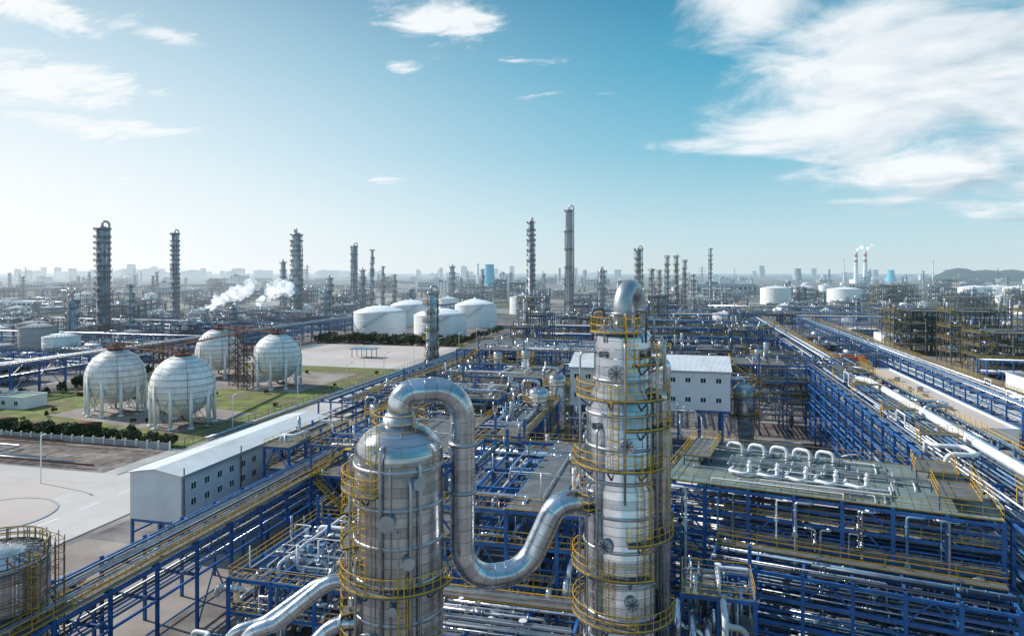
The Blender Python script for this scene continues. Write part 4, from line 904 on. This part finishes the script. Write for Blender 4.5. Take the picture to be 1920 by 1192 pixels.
vd = thing('viaduct', 'pale elevated highway viaduct on piers', 'viaduct', (0, 0, 0)); b = MB(); A = at(-.95, 820, 13); E = at(-.42, 1500, 13); b.beam(A, E, 14, 2.2); b.beam((A[0], A[1], 14.6), (E[0], E[1], 14.6), 13.6, .9); O(b, 'road_deck', CONCL, vd)
for k in range(28): b = MB(); f = k/27; x = A[0]+(E[0]-A[0])*f; y = A[1]+(E[1]-A[1])*f; b.cb(x, y, 6, 2.4, 2.4, 12); b.cb(x, y, 11.2, 5, 5, 1.2); O(b, 'pier', CONCL, vd)
def cooling(label, loc, r, h, m):
    root = thing('cooling_tower', label, 'cooling tower', loc, 'cooling towers'); b = MB()
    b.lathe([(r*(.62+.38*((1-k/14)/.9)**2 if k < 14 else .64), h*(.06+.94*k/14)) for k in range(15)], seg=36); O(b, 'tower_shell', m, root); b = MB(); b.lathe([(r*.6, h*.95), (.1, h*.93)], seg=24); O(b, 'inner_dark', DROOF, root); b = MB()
    for k in range(20): a = 2*pi*k/20; a2 = a+.16; b.beam((r*1.02*cos(a), r*1.02*sin(a), 0), (r*1.05*cos(a2), r*1.05*sin(a2), h*.07), .6)
    O(b, 'support_leg', GREYC, root)
cooling('pale blue hyperboloid cooling tower', at(-.033, 1500), 16, 57, LBLUE)
cooling('grey hyperboloid cooling tower', at(.418, 2300), 18, 52, GREYC); cooling('turquoise domed cooling tower', at(.555, 2700), 20, 48, LBLUE)
def stack(label, loc, r, h, striped=True):
    root = thing('chimney_stack', label, 'chimney', loc, 'power station chimneys'); b = MB(); n = 12
    for k in range(n):
        b.m = 0 if (not striped or (k < 7) or k % 2) else 1
        z0 = h*k/n; z1 = h*(k+1)/n; f0 = 1-.4*k/n; f1 = 1-.4*(k+1)/n; b.lathe([(r*f0, z0), (r*f1, z1)], seg=18)
    b.lathe([(r*.62, h), (r*.66, h), (r*.66, h+1.5), (r*.4, h+1.5)], seg=18); O(b, 'chimney_shaft', [WHITE, RED], root)
    for z in (h*.6, h*.95): b = MB(); b.torus(0, 0, z, r*.95*(1-.4*z/h)+.3, .5, 18, 5); O(b, 'chimney_gallery', GREYS, root)
stack('red and white banded concrete chimney', at(.504, 2300), 8, 108); stack('red and white banded concrete chimney', at(.5175, 2300), 8, 110)
stack('slim pale chimney above plant', at(.486, 2300), 3, 82, False); stack('slim pale chimney above plant', at(.6165, 1500), 1.8, 66, False); stack('slim pale chimney above plant', at(-.05, 1700), 4, 60, False)
def pylon():
    root = thing('lattice_mast', 'thin lattice power mast', 'mast', at(-.3, 1400), 'lattice masts'); b = MB(); h = 55
    for (sx, sy) in ((1, 1), (1, -1), (-1, -1), (-1, 1)): b.beam((sx*4, sy*4, 0), (sx*.4, sy*.4, h), .5)
    for k in range(8):
        z = k*h/8; w = 4*(1-z/h)+.4
        for q in ((-1, -1, 1, 1), (1, -1, -1, 1)): b.beam((q[0]*w, q[1]*w, z), (q[2]*w*.9, q[3]*w*.9, z+h/8), .3)
    for z in (38, 44, 50): b.beam((-9, 0, z), (9, 0, z), .6)
    O(b, 'lattice_frame', GREYS, root); return root
py = pylon(); put(14, [py], (-.9, .9), (1300, 3000), 10, s=(.7, .95))
b = MB(); n = 40; c = at(.69, 3000)
for i in range(n+1):
    for j in range(9):
        u = i/n; v = j/8; h = 58*max(0, sin(pi*u))**.8*sin(pi*v)**.8*(1+.25*sin(u*9)+.12*sin(u*23+v*4)); b.v.append((c[0]+(u-.5)*420, c[1]+(v-.5)*400, h-.5))
for i in range(n):
    for j in range(8): a = i*9+j; b.q((a, a+9, a+10, a+1), None, True)
O(b, 'hill', mat('wooded_hill', (.008, .02, .006), .95, 0, .6, .02), kind='structure')
# ------------------------------------------------------------------ trees
def tree(seed, h=4.2, w=2.0):
    rr = random.Random(seed); root = thing('small_tree', 'small rounded dark green tree in a planted row', 'tree', (0, 0, 0), 'planted tree rows'); b = MB()
    b.tube([(0, 0, 0), (.05, .03, h*.3), (0, .1, h*.7)], .1, 6)
    for k in range(4): a = k*1.6; b.tube([(0, 0, h*.28+.1*k), (w*.5*cos(a), w*.5*sin(a), h*.6)], .04, 5)
    O(b, 'trunk', BARK, root); b = MB(); cl = []
    for k in range(18): a = rr.uniform(0, 2*pi); q = w*rr.random()**.5*.85; cl.append((q*cos(a), q*sin(a), h*(.2+.7*rr.random()*(1-.3*q/w)), w*rr.uniform(.25, .42)))
    for (x, y, z, s_) in cl:
        for i in range(40):
            d = Vector((rr.gauss(0, 1), rr.gauss(0, 1), rr.gauss(0, 1))).normalized()*s_*rr.uniform(.5, 1.1); o = Vector((x, y, z))+d; u = Vector((rr.gauss(0, 1), rr.gauss(0, 1), rr.gauss(0, 1))).normalized()*.17; v = u.orthogonal().normalized()*.15; n0 = len(b.v)
            for e in (-u-v, u-v, u+v, v-u): p = o+e; b.v.append((p.x, p.y, max(.15, p.z)))
            b.q((n0, n0+1, n0+2, n0+3))
    O(b, 'crown', LEAF, root); return root
TR = [tree(k) for k in range(3)]
pos = []
for i in range(36): pos.append((-113-i*2.45-rr.uniform(0, .8), 133.5+rr.uniform(-.6, .6), rr.uniform(.75, 1.15)))
for i in range(36): pos.append((-200+i*2.4, 350+rr.uniform(-2, 2), rr.uniform(1., 1.6)))
for i in range(30): pos.append((-199+i*2.8, 357+rr.uniform(-2, 2), rr.uniform(1., 1.7)))
for i in range(14): pos.append((-203+rr.uniform(0, 4), 165+i*6.5, rr.uniform(.7, 1.2)))
for i in range(16): pos.append((110+rr.uniform(0, 14), 110+i*8, rr.uniform(.9, 1.4)))
for i in range(10): pos.append((-118+rr.uniform(-1, 1), 365+i*9, rr.uniform(.9, 1.3)))
for i in range(24): pos.append((rr.uniform(-198, -114), rr.uniform(138, 260), rr.uniform(.25, .45)))
for i, (x, y, s_) in enumerate(pos):
    if i < 3: TR[i].location = (x, y, 0); TR[i].scale = (s_,)*3
    else: dup(rr.choice(TR), (x, y, 0), rr.uniform(0, 6), s_, s_*rr.uniform(.8, 1.1))
fn = thing('boundary_wall', 'low pale wall with posts along the planted strip', 'wall', (-205, 130.5, 0)); b = MB(); b.box(0, 93, 0, .15, 0, 1.5); O(b, 'wall_panel', GREYC, fn)
for i in range(32): b = MB(); b.cb(i*3, .075, .95, .3, .3, 1.9); O(b, 'post', WHITE, fn)
fn = thing('mesh_fence', 'grey post fence along the plant road', 'fence', (-111, 134, 0)); b = MB(); b.rail([(0, 0, 0), (0, 215, 0)], 2., 3., .09); O(b, 'fence_panel', GREYS, fn)
for i, (ya, yb, xa, xb) in enumerate(((114, 118, -116, -240), (115, 123, -122, -180), (128, 121, -118, -220), (129, 127, -140, -240), (116.5, 126, -131, -165))):
    pr = thing('ground_pipe', 'rusty low pipe on short supports', 'pipe', (0, 0, 0), 'low ground pipes'); b = MB(); xm = xa+(xb-xa)*(.3+.1*i); b.tube(fil([(xa, ya, .8), (xm, ya, .8), (xm, yb, .8), (xb, yb, .8)], .5, 3), .2, 6); O(b, 'pipe_shell', (RUST, GALV, RUST)[i % 3], pr)
for i in range(3):
    pr = thing('ground_pipe', 'low pipe bundle following the road edge', 'pipe', (0, 0, 0), 'low ground pipes'); b = MB(); b.tube([(-109.2-i*.5, 140, .6), (-109.2-i*.5, 345, .6)], .15, 6); O(b, 'pipe_shell', GALV, pr)
def bench(x, y):
    root = thing('pipe_manifold', 'brown pipe manifold standing in the grass', 'pipe manifold', (x, y, 0), 'brown pipe manifolds')
    for k in range(4): b = MB(); b.tube([(0, k*.7, 1.3), (7, k*.7, 1.3)], .17, 6); O(b, 'pipe', RUST, root)
    for k in range(4): b = MB(); b.cb(.5+k*2, 1.1, .6, .3, 2.6, 1.2); O(b, 'support', RUST, root)
bench(-164, 140); bench(-152, 143); bench(-178, 142); bench(-190, 180)
def lamp():
    root = thing('street_lamp', 'white pole street lamp with curved arm', 'street lamp', (-110, 150, 0), 'street lamps'); b = MB(); b.tube(fil([(0, 0, 0), (0, 0, 9), (1.8, 0, 9.6)], .6, 4), .11, 8); O(b, 'pole', WHITE, root); b = MB(); b.cb(2.1, 0, 9.6, 1., .35, .18); O(b, 'lamp_head', GREYC, root); return root
lp = lamp()
for i in range(1, 9): dup(lp, (-110, 150+i*30, 0))
for p in ((-118, 104), (-150, 104), (-104, 70), (4, 110), (26, 125), (4, 150), (-130, 264), (-160, 264)): dup(lp, (p[0], p[1], 0), rr.uniform(0, 6))
TI = at(-.76, 112); b = MB(); b.lathe([(9, 0), (9, .15), (8.6, .15)], seg=40, sm=False); O(b, 'kerb', [GREYC], None, TI, kind='structure'); b = MB(); b.lathe([(8.6, .1), (.02, .1)], seg=40, sm=False); O(b, 'traffic_island', [CONCL], None, TI, kind='structure')
# ------------------------------------------------------------------ steam
def steammat():  # puffs glow on their own: brightness painted in as emission over diffuse white
    m = bpy.data.materials.new('white_steam'); m.use_nodes = True; nt = m.node_tree; nt.nodes.clear(); N = nt.nodes; L = nt.links
    d = N.new('ShaderNodeBsdfDiffuse'); d.inputs[0].default_value = (.95, .95, .95, 1); t = N.new('ShaderNodeBsdfTransparent'); e = N.new('ShaderNodeEmission'); e.inputs[0].default_value = (.8, .88, .94, 1); e.inputs[1].default_value = .5
    ad = N.new('ShaderNodeAddShader'); L.new(d.outputs[0], ad.inputs[0]); L.new(e.outputs[0], ad.inputs[1])
    lw = N.new('ShaderNodeLayerWeight'); lw.inputs[0].default_value = .4; g = N.new('ShaderNodeNewGeometry'); n = N.new('ShaderNodeTexNoise'); n.inputs['Scale'].default_value = .18; n.inputs['Detail'].default_value = 6; L.new(g.outputs[0], n.inputs['Vector'])
    f = mth(nt, 'MULTIPLY', mth(nt, 'SUBTRACT', 1., lw.outputs['Facing']), maprange(nt, n.outputs[0], .35, .6, .05, .8)); f = mth(nt, 'POWER', f, 1.3)
    mx = N.new('ShaderNodeMixShader'); L.new(f, mx.inputs[0]); L.new(t.outputs[0], mx.inputs[1]); L.new(ad.outputs[0], mx.inputs[2]); o = N.new('ShaderNodeOutputMaterial'); L.new(mx.outputs[0], o.inputs[0]); m.cycles.emission_sampling = 'NONE'; return m
STEAM = steammat()
def plume(label, t, d, z0, W, H, n, r0, r1, seed):
    rr = random.Random(seed); b = MB(); o = at(t, d)
    for k in range(n):
        f = rr.random(); x = f*W+rr.gauss(0, W*.06); z = z0+H*f**.7*rr.uniform(.6, 1.1); y = rr.gauss(0, r1*.6); r = (r0+(r1-r0)*f)*rr.uniform(.6, 1.1)
        base = len(b.v); N1, N2 = 9, 14
        for i in range(N1+1):
            for j in range(N2):
                th = pi*i/N1; ph = 2*pi*j/N2; q = r*(1+.25*sin(3*th+k)*cos(2*ph+k*2)); b.v.append((x+q*sin(th)*cos(ph), y+q*sin(th)*sin(ph), z+q*cos(th)))
        for i in range(N1):
            for j in range(N2): j2 = (j+1) % N2; b.q((base+i*N2+j, base+(i+1)*N2+j, base+(i+1)*N2+j2, base+i*N2+j2), None, True)
    return O(b, 'steam_plume', STEAM, None, o, label, 'steam', 'steam plumes')
plume('white billowing steam drifting between process units', -.44, 560, 10, 34, 20, 40, 2.6, 5, 1)
plume('white billowing steam drifting between process units', -.375, 600, 10, 32, 22, 34, 2., 5, 2)
plume('thin steam trail from a banded chimney', .504, 2300, 109, 20, 18, 10, 2, 6, 3); plume('thin steam trail from a banded chimney', .5175, 2300, 111, 20, 20, 10, 2, 6, 4)
# ------------------------------------------------------------------ world
w = bpy.data.worlds.new("World"); sc.world = w; w.use_nodes = True; nt = w.node_tree; nt.nodes.clear(); N = nt.nodes; L = nt.links
out = N.new('ShaderNodeOutputWorld'); bg = N.new('ShaderNodeBackground'); bg.inputs[1].default_value = .1; L.new(bg.outputs[0], out.inputs[0])
sky = N.new('ShaderNodeTexSky'); sky.sky_type = 'NISHITA'; sky.sun_disc = False; sky.sun_elevation = SUN_EL; sky.sun_rotation = -SUN_AZ; sky.air_density = 1.; sky.dust_density = 1.2
tc = N.new('ShaderNodeTexCoord'); sp = N.new('ShaderNodeSeparateXYZ'); L.new(tc.outputs['Generated'], sp.inputs[0]); X, Y, Z = sp.outputs
az = mth(nt, 'MULTIPLY', mth(nt, 'ARCTAN2', X, Y), 180/pi)
az = mth(nt, 'ADD', az, 14.)
el = mth(nt, 'MULTIPLY', mth(nt, 'ARCSINE', Z), 180/pi)
ramp = N.new('ShaderNodeValToRGB'); L.new(maprange(nt, el, 0, 60, 0, 1), ramp.inputs[0])
st = [(0, (.70, .85, .91)), (.06, (.54, .79, .88)), (.16, (.24, .60, .77)), (.27, (.085, .44, .64)), (.37, (.025, .29, .49)), (.55, (.12, .34, .55)), (1, (.24, .42, .66))]
e = ramp.color_ramp.elements
while len(e) < len(st): e.new(.5)
for i, (p, c) in enumerate(st): e[i].position = p; e[i].color = (c[0], c[1], c[2], 1)
tgt = mixc(nt, 1., ramp.outputs[0], (9.8, 9.8, 9.8), 'MULTIPLY')
base = mixc(nt, .86, sky.outputs[0], tgt)
gl = mth(nt, 'MULTIPLY', maprange(nt, az, 22, -50, 0, 1, True), maprange(nt, el, 31, 0, 0, 1.2))
gl = mth(nt, 'MINIMUM', gl, 1.)
base = mixc(nt, gl, base, (9.9, 10.2, 10.4))
den = mth(nt, 'ADD', mth(nt, 'MAXIMUM', Z, 0.), .16)
cv = N.new('ShaderNodeCombineXYZ'); L.new(mth(nt, 'DIVIDE', X, den), cv.inputs[0]); L.new(mth(nt, 'DIVIDE', Y, den), cv.inputs[1])
def nz(scale, det, rg, dist, mapping):
    mp = N.new('ShaderNodeMapping'); L.new(cv.outputs[0], mp.inputs[0]); mp.inputs['Rotation'].default_value = (0, 0, mapping[0]); mp.inputs['Scale'].default_value = (mapping[1], mapping[2], 1)
    n = N.new('ShaderNodeTexNoise'); n.inputs['Scale'].default_value = scale; n.inputs['Detail'].default_value = det; n.inputs['Roughness'].default_value = rg; n.inputs['Distortion'].default_value = dist; L.new(mp.outputs[0], n.inputs['Vector']); return n.outputs[0]
def blobsum(bl):
    tot = None
    for (a, b_, sa, sb, k) in bl:
        u = mth(nt, 'DIVIDE', mth(nt, 'SUBTRACT', az, a), sa); v = mth(nt, 'DIVIDE', mth(nt, 'SUBTRACT', el, b_), sb)
        g_ = mth(nt, 'MULTIPLY', mth(nt, 'POWER', 2.718, mth(nt, 'MULTIPLY', mth(nt, 'ADD', mth(nt, 'MULTIPLY', u, u), mth(nt, 'MULTIPLY', v, v)), -.7)), k)
        tot = g_ if tot is None else mth(nt, 'MAXIMUM', tot, g_)
    return tot
nA = nz(2.3, 13, .60, .4, (.5, .95, 1.0))
tA = blobsum([(21, 20, 7.5, 3.4, 1.05), (29.5, 14.5, 10, 6.5, 1.55), (22.5, 11.3, 7, 2.6, 1.15), (31.5, 7.8, 8, 3.2, 1.3), (15.5, 10.3, 6, .8, .95), (40, 12, 8, 8, 1.5)])
dA = mth(nt, 'ADD', mth(nt, 'MULTIPLY', nA, 1.7), mth(nt, 'MULTIPLY', tA, .66))
aA = mth(nt, 'MULTIPLY', maprange(nt, dA, 1.13, 1.68, 0, 1, True), maprange(nt, tA, .12, .5, 0, 1))
nB = nz(5.6, 12, .66, .4, (.2, .75, 1.4))
tB = blobsum([(-5, 20.6, 6, 2.4, 1.25), (-9, 22, 4, 1.5, 1.05), (2, 17.5, 7, 1.4, .6), (3, 14.2, 7, .9, .6), (-36, 17.4, 7, 1.4, 1.35), (-27, 17, 3, .8, 1.1), (-34, 13, 6.5, 1.9, 1.35), (-31, 10.3, 6, .9, 1.35), (-10, 7.5, 2.4, .5, 1.), (-30, 6.8, 3, .4, .95), (-9, 16.5, 2, .6, .9)])
dB = mth(nt, 'ADD', mth(nt, 'MULTIPLY', nB, 1.7), mth(nt, 'MULTIPLY', tB, .55))
aB = mth(nt, 'MULTIPLY', maprange(nt, dB, 1.20, 1.62, 0, 1, True), maprange(nt, tB, .12, .5, 0, 1))
al = mth(nt, 'MAXIMUM', aA, aB)
n2 = nz(2.0, 8, .55, .3, (.9, 1, 1))
ccol = mixc(nt, mth(nt, 'MULTIPLY', maprange(nt, n2, .40, .62, 0, 1), maprange(nt, az, 20, 34, .05, .95)), (9.7, 10., 10.2), (4.2, 5.6, 6.8))
fin = mixc(nt, mth(nt, 'MULTIPLY', al, .95), base, ccol)
L.new(fin, bg.inputs[0])
sl = bpy.data.lights.new('sun', 'SUN'); sl.energy = 5.; sl.angle = radians(.5); sl.color = (1., .94, .86); so = bpy.data.objects.new('sun', sl); coll.objects.link(so)
so.rotation_euler = sdir.to_track_quat('Z', 'Y').to_euler()
cd = bpy.data.cameras.new('camera'); cam = bpy.data.objects.new('camera', cd); coll.objects.link(cam); cam.location = (0, 0, CAMH); cam.rotation_euler = (pi/2, 0, YAW)
cd.sensor_width = 36; cd.lens = 24; cd.shift_y = -.0448; cd.clip_end = 30000; cd.clip_start = .5
sc.camera = cam
sc.view_settings.view_transform = 'Standard'; sc.view_settings.look = 'None'; sc.view_settings.exposure = 0
